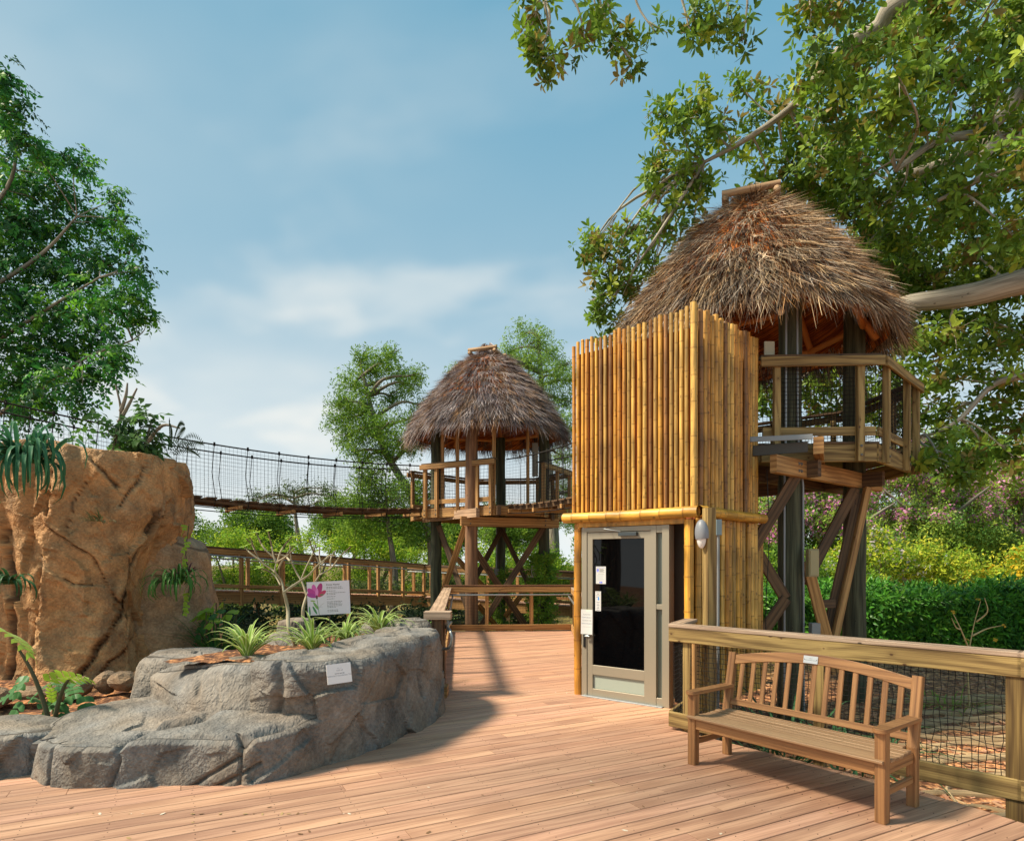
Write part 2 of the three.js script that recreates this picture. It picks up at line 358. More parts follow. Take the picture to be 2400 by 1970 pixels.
{ // the one behind the bench
  const o = thing('timber_railing', 'weathered pine railing with black netting directly behind the bench', 'railing', V(2.6, 0, -5.5));
  const A = V(1.74, 0, -6.47), D = V(0.694, 0, 0.72), at = s => A.clone().addScaledVector(D, s);
  railRun(o, at(0), at(2.72), { posts: [0.03, 0.5], side: -1, cell: 0.047, cord: 0.0032, jitter: 0.5, ext: [0.1, 0.02], board: [0.04, 0.14], low: [0.04, 0.15] });
  put(o, 'post', beam(at(2.72).setY(-0.45), at(2.72).setY(1.03), 0.14, 0.14, tint(M.pine, 0.62, 0.58, 0.5), D));
  railRun(o, at(2.72), at(5.4), { posts: [0.5, 1], side: -1, cell: 0.047, cord: 0.0032, jitter: 0.5, ext: [0, 0.02], board: [0.04, 0.14], low: [0.04, 0.15] });
  const R = V(2.02, 0, -7.05);                              // the short return to the lift
  railRun(o, at(0).addScaledVector(D, -0.05), R, { posts: [0.85], side: 1, cell: 0.047, cord: 0.0032, ext: [0.0, 0], board: [0.04, 0.14], low: [0.04, 0.15] });
  put(o, 'post', beam(at(0.17).setY(-0.3).add(V(-0.02, 0, 0.03)), at(0.17).setY(0.9).add(V(-0.02, 0, 0.03)), 0.09, 0.04, M.cedar, D));
}
{ // the left-hand one that starts at the planter
  const o = thing('timber_railing', 'brown railing with stout end post starting beside the rock planter', 'railing', V(-1, 0, -8.2));
  const A = V(-1.0, 0, -8.25), B = V(-1.6, 0, -15.45);
  put(o, 'end_post', beam(V(-0.96, -0.05, -8.1), V(-0.96, 0.98, -8.1), 0.13, 0.13, M.brown, V(0, 0, 1)));
  put(o, 'end_post', beam(V(-0.9, -0.02, -8.27), V(-0.9, 0.98, -8.27), 0.05, 0.13, M.brown, V(0, 0, 1)));
  put(o, 'post_cap', beam(V(-1.12, 1.03, -8.1), V(-0.78, 1.03, -8.1), 0.22, 0.1, M.cap));
  put(o, 'base_block', beam(V(-1.04, 0.07, -8.06), V(-0.82, 0.07, -8.06), 0.24, 0.13, M.cedar));
  railRun(o, A, B, { posts: [0.2, 0.4, 0.6, 0.8, 0.99], side: -1, mat: M.cedar, capMat: tint(M.cap, 1.05, 0.98, 0.9), cap: [0.2, 0.045], cell: 0.08, pipe: 0.86 });
  put(o, 'handrail', pipe(curve([V(-0.86, 0.86, -8.9), V(-0.84, 0.86, -8.2), V(-0.78, 0.82, -8.02), V(-0.76, 0.72, -8.0), V(-0.8, 0.62, -8.02), V(-0.9, 0.6, -8.08)], 20), 0.021, steel));
}
{ // across the far end
  const o = thing('timber_railing', 'orange brown railing with steel handrail closing the far end of the deck', 'railing', V(0, 0, -15.6));
  railRun(o, V(-1.62, 0, -15.48), V(1.56, 0, -15.68), { posts: [0, 0.315, 0.66, 1], side: -1, mat: M.cedar, capMat: tint(M.brown, 1.3, 1.0, 0.8), cap: [0.14, 0.04], board: [0.04, 0.14], cell: 0.075, pipe: 0.9, h: 1.14 });
}
{ // right-hand one beyond the lift
  const o = thing('timber_railing', 'short brown railing half hidden behind the left edge of the bamboo lift', 'railing', V(1.4, 0, -13));
  railRun(o, V(1.54, 0, -15.5), V(1.33, 0, -11.4), { posts: [0.02, 0.35, 0.7, 1], side: -1, mat: M.cedar, cell: 0.08, pipe: 0.86 });
}
// ---------- the ramp behind ----------
function ramp(label, A, B, W, opts) {
  const o = thing('ramp_walkway', label, 'walkway', A.clone().setY(-0.5)), d = B.clone().sub(A), L = d.length(), f = V(d.x, 0, d.z).normalize(), n = V(-f.z, 0, f.x);   // n points to the near side
  const N = Math.round(L / 0.145);
  for (let i = 0; i < N; i++) { const c = A.clone().lerp(B, (i + 0.5) / N); put(o, 'plank', beam(c.clone().addScaledVector(n, -W / 2), c.clone().addScaledVector(n, W / 2), 0.139, 0.03, deckTones[i % 6])); }
  for (const s of [-1, 1]) {
    const a = A.clone().addScaledVector(n, s * W / 2), b = B.clone().addScaledVector(n, s * W / 2);
    put(o, 'edge_beam', beam(a.clone().setY(a.y - 0.17), b.clone().setY(b.y - 0.17), 0.05, 0.28, M.cedar));
    const posts = opts.posts, k = { posts, side: -s, mat: M.cedar, postMat: M.cedar, capMat: M.brown, cap: [0.14, 0.04], cell: 0.09, cord: 0.0016, lowAt: 0.08, low: [0.04, 0.09], pipe: 0.88, down: 0.36, h: 1.1, jitter: 0.1 };
    railRun(o, a, b, k);
    for (const t of [0.1, 0.45, 0.8]) { const q = a.clone().lerp(b, t); put(o, 'pier', beam(V(q.x, -0.6, q.z), q.clone().setY(q.y - 0.3), 0.14, 0.14, M.brown, f)); }
  }
  return o;
}
ramp('sloping timber walkway with netted rails between the cliff and the far tower', V(-9.4, 1.12, -14.6), V(-3.6, 0.52, -22.0), 1.7, { posts: [0.06, 0.18, 0.3, 0.42, 0.54, 0.66, 0.78, 0.89, 0.99] });
ramp('netted timber walkway running behind the poles of the far tower', V(-3.3, 0.5, -22.3), V(4.2, 0.2, -20.4), 1.6, { posts: [0.02, 0.16, 0.3, 0.44, 0.58, 0.72, 0.86, 0.99] });

// ---------- bamboo ----------
const bambooMap = bytes(256, 256, (u, v) => { const k = 0.9 + 0.28 * tfbm(u, v, 24, 3, 7, 3) + 0.2 * tfbm(u, v, 5, 5, 17, 3) - 0.3 * step(0.4, 0.56, tfbm(u, v, 9, 14, 27, 3)); const c = 226 * clamp(k, 0.3, 1.1); return [c, c * 0.985, c * 0.95]; });
bambooMap.repeat.set(1, 1);
const bambooMats = [[0.90, 0.48, 0.07], [0.94, 0.58, 0.14], [0.78, 0.42, 0.08], [0.76, 0.35, 0.05], [0.60, 0.37, 0.09], [0.40, 0.19, 0.05]].map(c => new THREE.MeshStandardMaterial({ color: new THREE.Color().setRGB(...c), map: bambooMap, roughness: 0.48, vertexColors: true }));
function bambooGeo(L, r, seed, pitch = 0.28, sides = 10) {   // along +y from 0 to L, with swollen node rings
  const R = rng(seed), rows = [[0, 0.98, 1]], p = [], uv = [], idx = [], col = [];
  for (let y = between(R, 0.05, pitch); y < L - 0.02; y += pitch * between(R, 0.8, 1.2)) rows.push([y - 0.02, 0.98, 1], [y - 0.006, 1.06, 0.95], [y, 1.01, 0.42], [y + 0.006, 1.05, 0.8], [y + 0.018, 0.96, 1]);
  rows.push([L, 1, 1], [L, 0.8, 0.9], [L - 0.03, 0.72, 0.5], [L - 0.031, 0, 0.4]);
  const bx = (R() - 0.5) * 0.014, bz = (R() - 0.5) * 0.014, vo = R() * 3;
  rows.forEach(([y, k, c], i) => {
    const bow = Math.sin(y / L * 3.14);
    for (let j = 0; j <= sides; j++) {
      const f = j / sides * 6.28318;
      p.push(Math.cos(f) * r * k + bx * bow, y, Math.sin(f) * r * k + bz * bow); uv.push(j / sides * 0.6 + vo, y); col.push(c, c * (c < 0.9 ? 0.9 : 1), c * (c < 0.9 ? 0.75 : 1));
      if (i && j) { const a = (i - 1) * (sides + 1) + j - 1, b = a + sides + 1; idx.push(a, b, a + 1, a + 1, b, b + 1); }
    }
  });
  return buffer(p, uv, idx, col);
}
const bambooPick = rng(31);
const bambooMat = () => bambooMats[[0, 0, 0, 1, 1, 2, 2, 3, 3, 4, 5, 5][Math.floor(bambooPick() * 12)]];
function bamboo(at, L, r, m = bambooMat(), pitch) { const o = mesh(bambooGeo(L, r, Math.floor(bambooPick() * 1e6), pitch), m); o.position.copy(at); o.rotation.y = bambooPick() * 6; return o; }

// ---------- the bamboo-clad lift ----------
const C = V(2.088, 0, -7.253), toLeft = V(-0.786, 0, -0.618), toBack = V(0.686, 0, -0.728), outL = V(-0.618, 0, 0.786), outR = V(0.728, 0, 0.686);
const lift = thing('bamboo_lift_tower', 'square lift shaft clad in golden bamboo poles with a glass door', 'lift', C.clone());
{
  const L = (t, y, o = 0) => C.clone().addScaledVector(toLeft, 1.549 - t).addScaledVector(outL, o).setY(y);   // t runs from the left post to the corner
  const Rr = (t, y, o = 0) => C.clone().addScaledVector(toBack, t).addScaledVector(outR, o).setY(y);
  const backing = new THREE.MeshStandardMaterial({ color: new THREE.Color().setRGB(0.34, 0.09, 0.02), roughness: 0.6 }), dark = plain(0x4a443b, 0.6);
  const slab = (a, b, out, th, y0, y1, name, m) => put(lift, name, beam(a.clone().addScaledVector(out, -th / 2).setY((y0 + y1) / 2), b.clone().addScaledVector(out, -th / 2).setY((y0 + y1) / 2), th, y1 - y0, m, UP, 0.003));
  slab(L(-0.06, 0, -0.03), L(1.55, 0, -0.03), outL, 0.05, 2.2, 4.42, 'backing_wall', backing);
  slab(Rr(0.02, 0, -0.03), Rr(1.82, 0, -0.03), outR, 0.05, 0.0, 4.42, 'backing_wall', backing);
  slab(L(-0.06, 0, -1.75), L(1.5, 0, -1.75), outL, 0.05, 0, 4.42, 'backing_wall', backing);
  slab(Rr(0.12, 0, -1.6), Rr(1.78, 0, -1.6), outR, 0.05, 0, 4.42, 'backing_wall', backing);
  put(lift, 'shaft_roof', beam(L(-0.02, 4.38, -0.9), L(1.5, 4.38, -0.9), 1.66, 0.05, dark));
  slab(L(1.18, 0, -0.3), L(1.52, 0, -0.3), outL, 0.04, 0, 2.2, 'recess_panel', dark);
  // upper poles
  let t = -0.075; const R = rng(12);
  while (t < 1.518) { const r = between(R, 0.0225, 0.0275), top = mix(4.55, 4.66, (t + 0.07) / 1.6) + (R() - 0.5) * 0.07; put(lift, 'bamboo_pole', bamboo(L(t, 2.34 + R() * 0.02, 0.0 + (R() - 0.5) * 0.012), top - 2.35, r)); t += r * 2 + between(R, 0.012, 0.03); }
  put(lift, 'bamboo_pole', bamboo(L(1.55, 2.33, 0.01), 2.36, 0.037, bambooMats[1], 0.33));
  t = 0.062;
  while (t < 1.84) { const r = between(R, 0.03, 0.037), top = mix(4.67, 4.72, t / 1.8) + (R() - 0.5) * 0.06; put(lift, 'bamboo_pole', bamboo(Rr(t, 2.34, 0.005 + (R() - 0.5) * 0.03), top - 2.34, r)); t += r * 2 + between(R, 0.018, 0.04); }
  // lower poles
  put(lift, 'bamboo_post', bamboo(L(0.0, 0, 0.02), 2.2, 0.05, bambooMats[3], 0.36));
  put(lift, 'bamboo_post', bamboo(L(1.5, 0, 0.02), 2.2, 0.056, bambooMats[0], 0.34));
  t = 0.075;
  while (t < 1.9) { const r = between(R, 0.036, 0.046); put(lift, 'bamboo_pole', bamboo(Rr(t, 0, 0.02 + (R() - 0.5) * 0.03), 2.22, r)); t += r * 2 + between(R, 0.02, 0.045); }
  // the two thick poles lying across
  for (const [a, b] of [[L(-0.17, 2.28, 0.09), L(1.64, 2.285, 0.09)], [Rr(-0.09, 2.29, 0.1), Rr(1.96, 2.29, 0.1)]]) {
    const g = bambooGeo(a.distanceTo(b), 0.066, 5 + Math.round(b.x * 10), 0.24, 14), o = mesh(g, bambooMats[0]);
    o.position.copy(a); o.quaternion.setFromUnitVectors(UP, b.clone().sub(a).normalize()); put(lift, 'crosswise_bamboo', o);
  }
  slab(L(-0.02, 0, 0.055), L(1.46, 0, 0.055), outL, 0.05, 2.155, 2.22, 'lintel', bambooMats[2].clone());
  // door frame and door
  const bar = (t0, t1, y0, y1, o, th, name, m, parent = lift) => put(parent, name, beam(L(t0, (y0 + y1) / 2, o - th / 2), L(t1, (y0 + y1) / 2, o - th / 2), th, y1 - y0, m, UP, 0.003));
  bar(0.067, 0.142, 0, 2.15, 0.04, 0.12, 'door_jamb', alu);
  bar(1.031, 1.1, 0, 2.15, 0.04, 0.12, 'door_jamb', alu);
  bar(0.143, 1.03, 2.09, 2.15, 0.04, 0.12, 'door_head', alu);
  bar(1.183, 1.27, 0, 2.15, 0.05, 0.14, 'door_jamb', alu);
  bar(1.101, 1.182, 0, 0.1, 0.035, 0.1, 'side_light_bar', alu); bar(1.101, 1.182, 1.15, 1.21, 0.035, 0.1, 'side_light_bar', alu); bar(1.101, 1.182, 2.06, 2.15, 0.035, 0.1, 'side_light_bar', alu);
  const frosted = new THREE.MeshPhysicalMaterial({ color: 0x6f786f, roughness: 0.18 }), glass = new THREE.MeshPhysicalMaterial({ color: 0x030304, roughness: 0.02, ior: 1.5, specularIntensity: 0.7 });
  bar(1.101, 1.182, 0.1, 1.15, -0.012, 0.012, 'side_light_pane', frosted); bar(1.101, 1.182, 1.21, 2.06, -0.012, 0.012, 'side_light_pane', frosted);
  const door = bar(0.146, 0.222, 0.012, 2.085, 0.03, 0.05, 'door', alu);
  bar(0.943, 1.027, 0.012, 2.085, 0.03, 0.05, 'stile', alu, door);
  bar(0.223, 0.942, 2.0, 2.085, 0.03, 0.05, 'top_rail', alu, door);
  bar(0.223, 0.942, 0.28, 0.4, 0.03, 0.05, 'middle_rail', alu, door);
  bar(0.223, 0.942, 0.012, 0.1, 0.03, 0.05, 'bottom_rail', alu, door);
  bar(0.223, 0.942, 0.4, 2.0, 0.008, 0.01, 'glass_pane', glass, door);
  bar(0.223, 0.942, 0.1, 0.28, 0.004, 0.01, 'kick_panel', new THREE.MeshPhysicalMaterial({ color: 0x9aa59a, roughness: 0.25 }), door);
  bar(0.62, 0.86, 2.03, 2.075, 0.085, 0.055, 'door_closer', plain(0x4b5357, 0.4, 0.5), door);
  put(door, 'closer_arm', pipe([L(0.64, 2.085, 0.07), L(0.47, 2.12, 0.17), L(0.46, 2.15, 0.05)], 0.008, galv, 6));
  const H = bar(0.1, 0.125, 0.62, 1.02, 0.055, 0.014, 'hinge_plate', black); bar(0.126, 0.19, 0.86, 0.98, 0.05, 0.016, 'lock_plate', black, H);
  put(door, 'handle', pipe(curve([L(0.18, 0.8, 0.03), L(0.18, 0.775, 0.07), L(0.13, 0.765, 0.075), L(0.21, 0.765, 0.08)], 10), 0.01, steel));
  bar(0.1, 1.2, -0.006, 0.012, 0.1, 0.2, 'threshold', galv);

  // printed notices fixed to the door
  const sheet = (t0, t1, y0, y1, o, draw, name, label, cat, curl = 0) => {
    const c = document.createElement('canvas'); c.width = 256; c.height = Math.round(256 * (y1 - y0) / (t1 - t0)); const x = c.getContext('2d');
    x.fillStyle = '#c9c9c6'; x.fillRect(0, 0, c.width, c.height); draw(x, c.width, c.height);
    const map = new THREE.CanvasTexture(c); map.colorSpace = THREE.SRGBColorSpace;
    const p = [], uv = [], idx = [], n = 6, base = L((t0 + t1) / 2, y0, o);
    for (const s of [0, 1]) for (let j = 0; j <= n; j++) for (let i = 0; i <= n; i++) {
      const u = i / n, v = j / n, b = curl * ((u - 0.5) ** 2 * 2 + (1 - v) ** 2 * 0.5), q = L(mix(t0, t1, u), mix(y0, y1, v), o + 0.002 + b - s * 0.0006).sub(base);
      p.push(q.x, q.y, q.z); uv.push(u, v);
      if (i && j) { const a = s * 49 + (j - 1) * 7 + i - 1, d = a + 7; s ? idx.push(a, d, a + 1, a + 1, d, d + 1) : idx.push(a, a + 1, d, a + 1, d + 1, d); }
    }
    const m = mesh(buffer(p, uv, idx), new THREE.MeshStandardMaterial({ map, roughness: 0.8 })); m.position.copy(base); m.name = numbered(name); m.castShadow = m.receiveShadow = true; scene.add(m);
    return tag(m, label, cat);
  };
  const lines = (x, rows) => rows.forEach(([s, cx, y, px, col, align, bold]) => { x.fillStyle = col || '#222'; x.font = `${bold ? 'bold ' : ''}${px}px sans-serif`; x.textAlign = align || 'center'; x.fillText(s, cx, y); });
  sheet(0.262, 0.405, 1.435, 1.655, 0.009, (x, w, h) => {
    lines(x, [['ASSISTANCE & SERVICE', 128, 34, 19, '#2347b8', 'center', 1]]);
    x.fillStyle = '#1c3fd0'; x.fillRect(22, 58, 54, 66); x.strokeStyle = '#fff'; x.lineWidth = 6; x.beginPath(); x.arc(48, 102, 13, -0.6, 3.4); x.moveTo(46, 70); x.lineTo(48, 92); x.lineTo(64, 94); x.stroke();
    x.fillStyle = '#333'; for (const y of [56, 72, 88, 104, 120]) x.fillRect(90, y, 130 - (y % 3) * 14, 7);
    x.fillStyle = '#777'; x.fillRect(56, 160, 150, 9); for (let i = 0; i < 9; i++) { x.fillStyle = '#a5adb0'; x.fillRect(30, 186 + i * 16, 190 - (i * 37) % 50, 6); }
    x.fillStyle = '#1c3fd0'; x.fillRect(92, 344, 74, 36); x.fillStyle = '#fff'; x.fillRect(122, 352, 14, 20);
  }, 'notice', 'white notice with blue symbol high on the lift door glass', 'notice');
  sheet(0.252, 0.335, 1.09, 1.34, 0.009, (x, w, h) => {
    for (const [y, k] of [[40, 150], [100, 90], [160, 160], [220, 70], [420, 130], [480, 90], [540, 120], [600, 80], [660, 110], [720, 140]]) { x.fillStyle = '#5a6076'; x.fillRect(128 - k / 2 - (y === 220 ? 50 : 0), y, k, 18); }
    x.fillStyle = '#1d7fd4'; x.fillRect(118, 220, 52, 90); x.beginPath(); x.moveTo(96, 300); x.lineTo(192, 300); x.lineTo(144, 370); x.fill();
  }, 'notice', 'narrow white strip notice with blue down arrow on the lift door', 'notice');
  sheet(0.075, 0.245, 0.79, 1.105, 0.06, (x, w, h) => {
    x.fillStyle = '#e9e6c8'; x.fillRect(110, 0, 90, 34);
    lines(x, [['ELEVATOR', 128, 110, 36, '#5c6570'], ['TEMPORARILY', 128, 166, 34, '#4c5c78'], ['CLOSED FOR', 128, 224, 36, '#5c6570'], ['MAINTENANCE', 128, 282, 34, '#4c5c78']]);
    x.fillStyle = '#8b9096'; x.fillRect(38, 330, 180, 5);
  }, 'notice', 'white closure notice taped across the left edge of the lift door', 'notice', 0.012);
}

// ---------- palm thatch ----------
function strandBunch(seed, n, len, wid) {
  const R = rng(seed), p = [], idx = [], col = [];
  for (let i = 0; i < n; i++) {
    const shade = between(R, 0.3, 1.3) ** 1.2, a = (R() - 0.5) * 1.0, tilt = between(R, 0.04, 0.42), l = len * between(R, 0.55, 1.15), w = wid * between(R, 0.5, 1.2), x0 = (R() - 0.5) * 0.14, y0 = between(R, -0.08, 0.02), tw = R() * 3, curl = between(R, -0.08, 0.12);
    const dx = Math.sin(a), base = p.length / 3;
    for (let k = 0; k < 3; k++) {                            // lies along -y (down the slope), +z is away from the roof
      const s = k / 2, y = y0 - s * l * Math.cos(a) * Math.cos(tilt), x = x0 + dx * s * l * 0.6, z = 0.012 + s * l * Math.sin(tilt) + (s * s) * curl * l * 2, ww = w * (1 - s * 0.85);
      p.push(x - ww * Math.cos(tw), y, z - ww * Math.sin(tw) * 0.7, x + ww * Math.cos(tw), y, z + ww * Math.sin(tw) * 0.7); for (let c = 0; c < 2; c++) col.push(shade, shade * 0.97, shade * 0.93);
      if (k) idx.push(base + k * 2 - 2, base + k * 2 - 1, base + k * 2, base + k * 2 - 1, base + k * 2 + 1, base + k * 2);
    }
  }
  return buffer(p, null, idx, col);
}
const bunches = [1, 2, 3].map(i => strandBunch(i * 13, 16, 0.5, 0.0095));
const thatchMat = new THREE.MeshStandardMaterial({ color: 0xffffff, vertexColors: true, roughness: 0.7, side: THREE.DoubleSide });
const underMap = bytes(256, 256, (u, v) => lerp3([120, 58, 20], [236, 140, 58], clamp(0.5 + 1.3 * tfbm(u, v, 64, 5, 3, 3) + 0.5 * tfbm(u, v, 6, 16, 6, 2))));
underMap.repeat.set(1 / 1.2, 1 / 1.2);
const underMat = new THREE.MeshStandardMaterial({ map: underMap, bumpMap: underMap, bumpScale: 0.02, roughness: 0.9, side: THREE.DoubleSide });
const ridgeWood = tint(M.cap, 1.0, 0.86, 0.62);
function thatchRoof(o, c, R0, yE, yT, seed, tones, square = 0.12) {
  const R = rng(seed), prof = [[0.08, yT], [0.2, yT - 0.27], [R0 * 0.345, mix(yE, yT, 0.755)], [R0 * 0.56, mix(yE, yT, 0.565)], [R0 * 0.775, mix(yE, yT, 0.335)], [R0 * 0.915, mix(yE, yT, 0.15)], [R0, yE + 0.02]];
  const at = s => { const f = s * (prof.length - 1), i = Math.min(prof.length - 2, Math.floor(f)), k = f - i; return [mix(prof[i][0], prof[i + 1][0], k), mix(prof[i][1], prof[i + 1][1], k)]; };
  const wob = a => 1 + square * 0.25 * Math.cos(4 * a) + 0.025 * noise(a * 2.2 + seed, 1);
  { // the packed body of the thatch: an outer and an inner skin
    const p = [], uv = [], idx = [], n = 48, m = 20;
    for (const s of [0, 1]) for (let j = 0; j <= m; j++) for (let i = 0; i <= n; i++) {
      const a = i / n * 6.28318, [r, y] = at(j / m), q = (r * wob(a)) * (s ? 0.985 : 1);
      p.push(c.x + Math.cos(a) * q, y - 0.02 - s * 0.13, c.z + Math.sin(a) * q); uv.push(a * r, j * 0.16);
      if (i && j) { const b = s * (m + 1) * (n + 1) + (j - 1) * (n + 1) + i - 1, d = b + n + 1; idx.push(b, b + 1, d, b + 1, d + 1, d); }
    }
    put(o, 'thatch_body', mesh(buffer(p, uv, idx), underMat));
  }
  const jobs = [[], [], []], q = new THREE.Object3D(), mat = new THREE.Matrix4(), col = new THREE.Color();
  const rows = 17;
  for (let j = 0; j < rows; j++) {
    const s = 0.12 + 0.88 * j / (rows - 1), [r, y] = at(s), [r2, y2] = at(Math.min(1, s + 0.03)), [r1, y1] = at(s - 0.03), n = Math.max(14, Math.round(r * 6.28 / 0.062));
    for (let i = 0; i < n; i++) {
      const a = (i + R()) / n * 6.28318, rr = r * wob(a), slope = V((r2 - r1) * Math.cos(a), y2 - y1, (r2 - r1) * Math.sin(a)).normalize(), Y = slope.clone().negate(), T = V(-Math.sin(a), 0, Math.cos(a)), Z = T.clone().cross(Y); if (Z.y < 0) { Z.negate(); T.negate(); }
      const X = Y.clone().cross(Z), k = between(R, 0.8, 1.25) * (0.75 + 0.25 * s);
      if (j === rows - 1) { Y.lerp(UP, 0.45).normalize(); X.copy(Y.clone().cross(Z)).normalize(); Z.copy(X.clone().cross(Y)); }
      mat.makeBasis(X, Y, Z); mat.scale(V(k, k, k)); mat.setPosition(c.x + Math.cos(a) * rr, y + between(R, 0, 0.05), c.z + Math.sin(a) * rr);
      jobs[Math.floor(R() * 3)].push(mat.clone());
    }
  }
  for (let i = 0; i < 130; i++) {                            // fringe under the eave and the tuft on top
    const a = R() * 6.283, X = V(-Math.sin(a), 0, Math.cos(a)), Z = V(Math.cos(a), 0.1, Math.sin(a)), r = R0 * wob(a) * between(R, 0.86, 0.99);
    mat.makeBasis(X, UP, Z); mat.scale(V(0.9, 0.75, 0.9)); mat.setPosition(c.x + Math.cos(a) * r, yE + 0.16, c.z + Math.sin(a) * r); jobs[i % 3].push(mat.clone());
  }
  for (let i = 0; i < 70; i++) {
    const a = R() * 6.283, Z = V(Math.cos(a), 0.5, Math.sin(a)).normalize(), X = V(-Math.sin(a), 0, Math.cos(a)), Y = Z.clone().cross(X).normalize(); if (Y.y < 0) Y.negate();
    mat.makeBasis(X, Y, Z); mat.scale(V(0.8, 0.85, 0.8)); mat.setPosition(c.x + Math.cos(a) * 0.12, yT + between(R, -0.1, 0.02), c.z + Math.sin(a) * 0.12); jobs[i % 3].push(mat.clone());
  }
  jobs.forEach((list, i) => {
    const im = new THREE.InstancedMesh(bunches[i], thatchMat, list.length);
    list.forEach((m, k) => { im.setMatrixAt(k, m); const t = tones[Math.floor(R() * tones.length)], b = between(R, 0.55, 1.15); im.setColorAt(k, col.setRGB(t[0] * b, t[1] * b, t[2] * b)); });
    im.userData.kind = 'stuff'; put(o, 'thatch_strands', im);
  });
  // poles pinned round the peak
  const y = yT - 0.3, r = 0.37;
  for (let i = 0; i < 4; i++) {
    const a = i * Math.PI / 2 + 0.35, d = V(-Math.sin(a), 0, Math.cos(a)), m = V(c.x + Math.cos(a) * r, y + (i % 2) * 0.09, c.z + Math.sin(a) * r);
    put(o, 'ridge_pole', tube([m.clone().addScaledVector(d, -0.42), m.clone().addScaledVector(d, 0.42)], 0.055, ridgeWood, 9));
  }
  // rafters and ring beams inside
  for (let i = 0; i < 8; i++) {
    const a = i * Math.PI / 4 + 0.2, f = s => { const [rr, yy] = at(s); return V(c.x + Math.cos(a) * rr * 0.97, yy - 0.24, c.z + Math.sin(a) * rr * 0.97); };
    put(o, 'rafter', tube([f(0.2), f(0.5), f(0.94)], 0.055, M.rafter, 8));
  }
  for (const [k, yy] of [[0.62, mix(yE, yT, 0.3)], [0.84, yE + 0.12]]) for (let i = 0; i < 8; i++) {
    const A = j => V(c.x + Math.cos(j * Math.PI / 4 + 0.2) * R0 * k, yy, c.z + Math.sin(j * Math.PI / 4 + 0.2) * R0 * k);
    put(o, 'purlin', tube([A(i), A(i + 1)], 0.05, M.rafter, 8));
  }
}
// a railed platform on a plan outline (clockwise seen from above); rails: for each edge null or post positions
function platform(o, plan, y, rails, k) {
  const n = plan.length, P = i => V(plan[(i + n) % n][0], y, plan[(i + n) % n][1]);
  const zs = plan.map(q => q[1]), lo = Math.min(...zs), hi = Math.max(...zs);
  for (let z = lo + 0.07; z < hi; z += 0.146) {
    const xs = [];
    for (let i = 0; i < n; i++) { const a = plan[i], b = plan[(i + 1) % n]; if ((a[1] < z) !== (b[1] < z)) xs.push(mix(a[0], b[0], (z - a[1]) / (b[1] - a[1]))); }
    xs.sort((a, b) => a - b);
    if (xs.length > 1 && xs[1] - xs[0] > 0.15) put(o, 'platform_board', beam(V(xs[0], y - 0.017, z), V(xs[1], y - 0.017, z), 0.138, 0.03, k.board));
  }
  for (let i = 0; i < n; i++) {
    const a = P(i), b = P(i + 1), d = b.clone().sub(a).normalize(), out = V(-d.z, 0, d.x);
    if (out.dot(a.clone().add(b).multiplyScalar(0.5).sub(k.mid)) < 0) out.negate();
    const S = (q, h, s) => q.clone().addScaledVector(out, s).setY(y + h);
    put(o, 'rim_beam', beam(S(a, -0.155, 0.02), S(b, -0.155, 0.02), 0.045, 0.24, k.wood));
    if (!rails[i]) continue;
    const T = (t, h, s) => S(a.clone().lerp(b, t), h, s);
    put(o, 'top_rail', beam(T(-0.02, 1.15, 0.05), T(1.02, 1.15, 0.05), 0.14, 0.04, k.cap));
    put(o, 'rail_board', beam(T(-0.03, 1.06, 0.152), T(1.03, 1.06, 0.152), 0.04, 0.13, k.wood));
    put(o, 'bottom_rail', beam(T(0.01, 0.14, 0.03), T(0.99, 0.14, 0.03), 0.04, 0.12, k.wood));
    for (const t of rails[i]) {
      const q = put(o, 'post', beam(T(t, -0.28, 0.088), T(t, 1.128, 0.088), 0.088, 0.088, k.wood, d));
      for (const h of [-0.2, -0.08]) put(q, 'bolt', tube([T(t, h, 0.132), T(t, h, 0.142)], 0.018, bolt, 8));
    }
    const g = netGeo(quadAt(T(0.01, 0.05, 0.037), T(0.99, 0.05, 0.037), T(0.99, 1.1, 0.037), T(0.01, 1.1, 0.037)), Math.round(a.distanceTo(b) / k.cell), Math.round(1.05 / k.cell), 12, 6, k.cord, 0.2, i + 3);
    put(o, 'netting', mesh(g, cordMat)).userData.kind = 'stuff';
  }
}
function roundPost(o, x, z, y0, y1, r, m, seed) { const pts = []; for (let i = 0; i <= 14; i++) pts.push(V(x + 0.012 * noise(i * 0.5, seed), mix(y0, y1, i / 14), z)); return put(o, 'round_post', tube(pts, t => r * (1.04 - 0.1 * t), m, 18, true, 0.03, seed)); }
function brace(o, a, b, m = M.brown, w = 0.05, h = 0.15) { return put(o, 'brace', beam(V(...a), V(...b), w, h, m, V(0, 0, 1).cross(V(...b).sub(V(...a))).normalize())); }
function bolts(parent, list, dir) { for (const [x, y, z] of list) put(parent, 'bolt', tube([V(x, y, z), V(x, y, z).addScaledVector(dir, 0.015)], 0.022, bolt, 8)); }

const tan = [[0.62, 0.45, 0.26], [0.50, 0.36, 0.22], [0.34, 0.20, 0.10], [0.54, 0.45, 0.36], [0.20, 0.11, 0.055], [0.76, 0.60, 0.42], [0.46, 0.24, 0.08], [0.14, 0.09, 0.06]];
const grey = [[0.56, 0.46, 0.44], [0.44, 0.35, 0.34], [0.24, 0.15, 0.11], [0.72, 0.64, 0.64], [0.46, 0.28, 0.16], [0.34, 0.29, 0.32], [0.52, 0.31, 0.16], [0.15, 0.10, 0.09]];

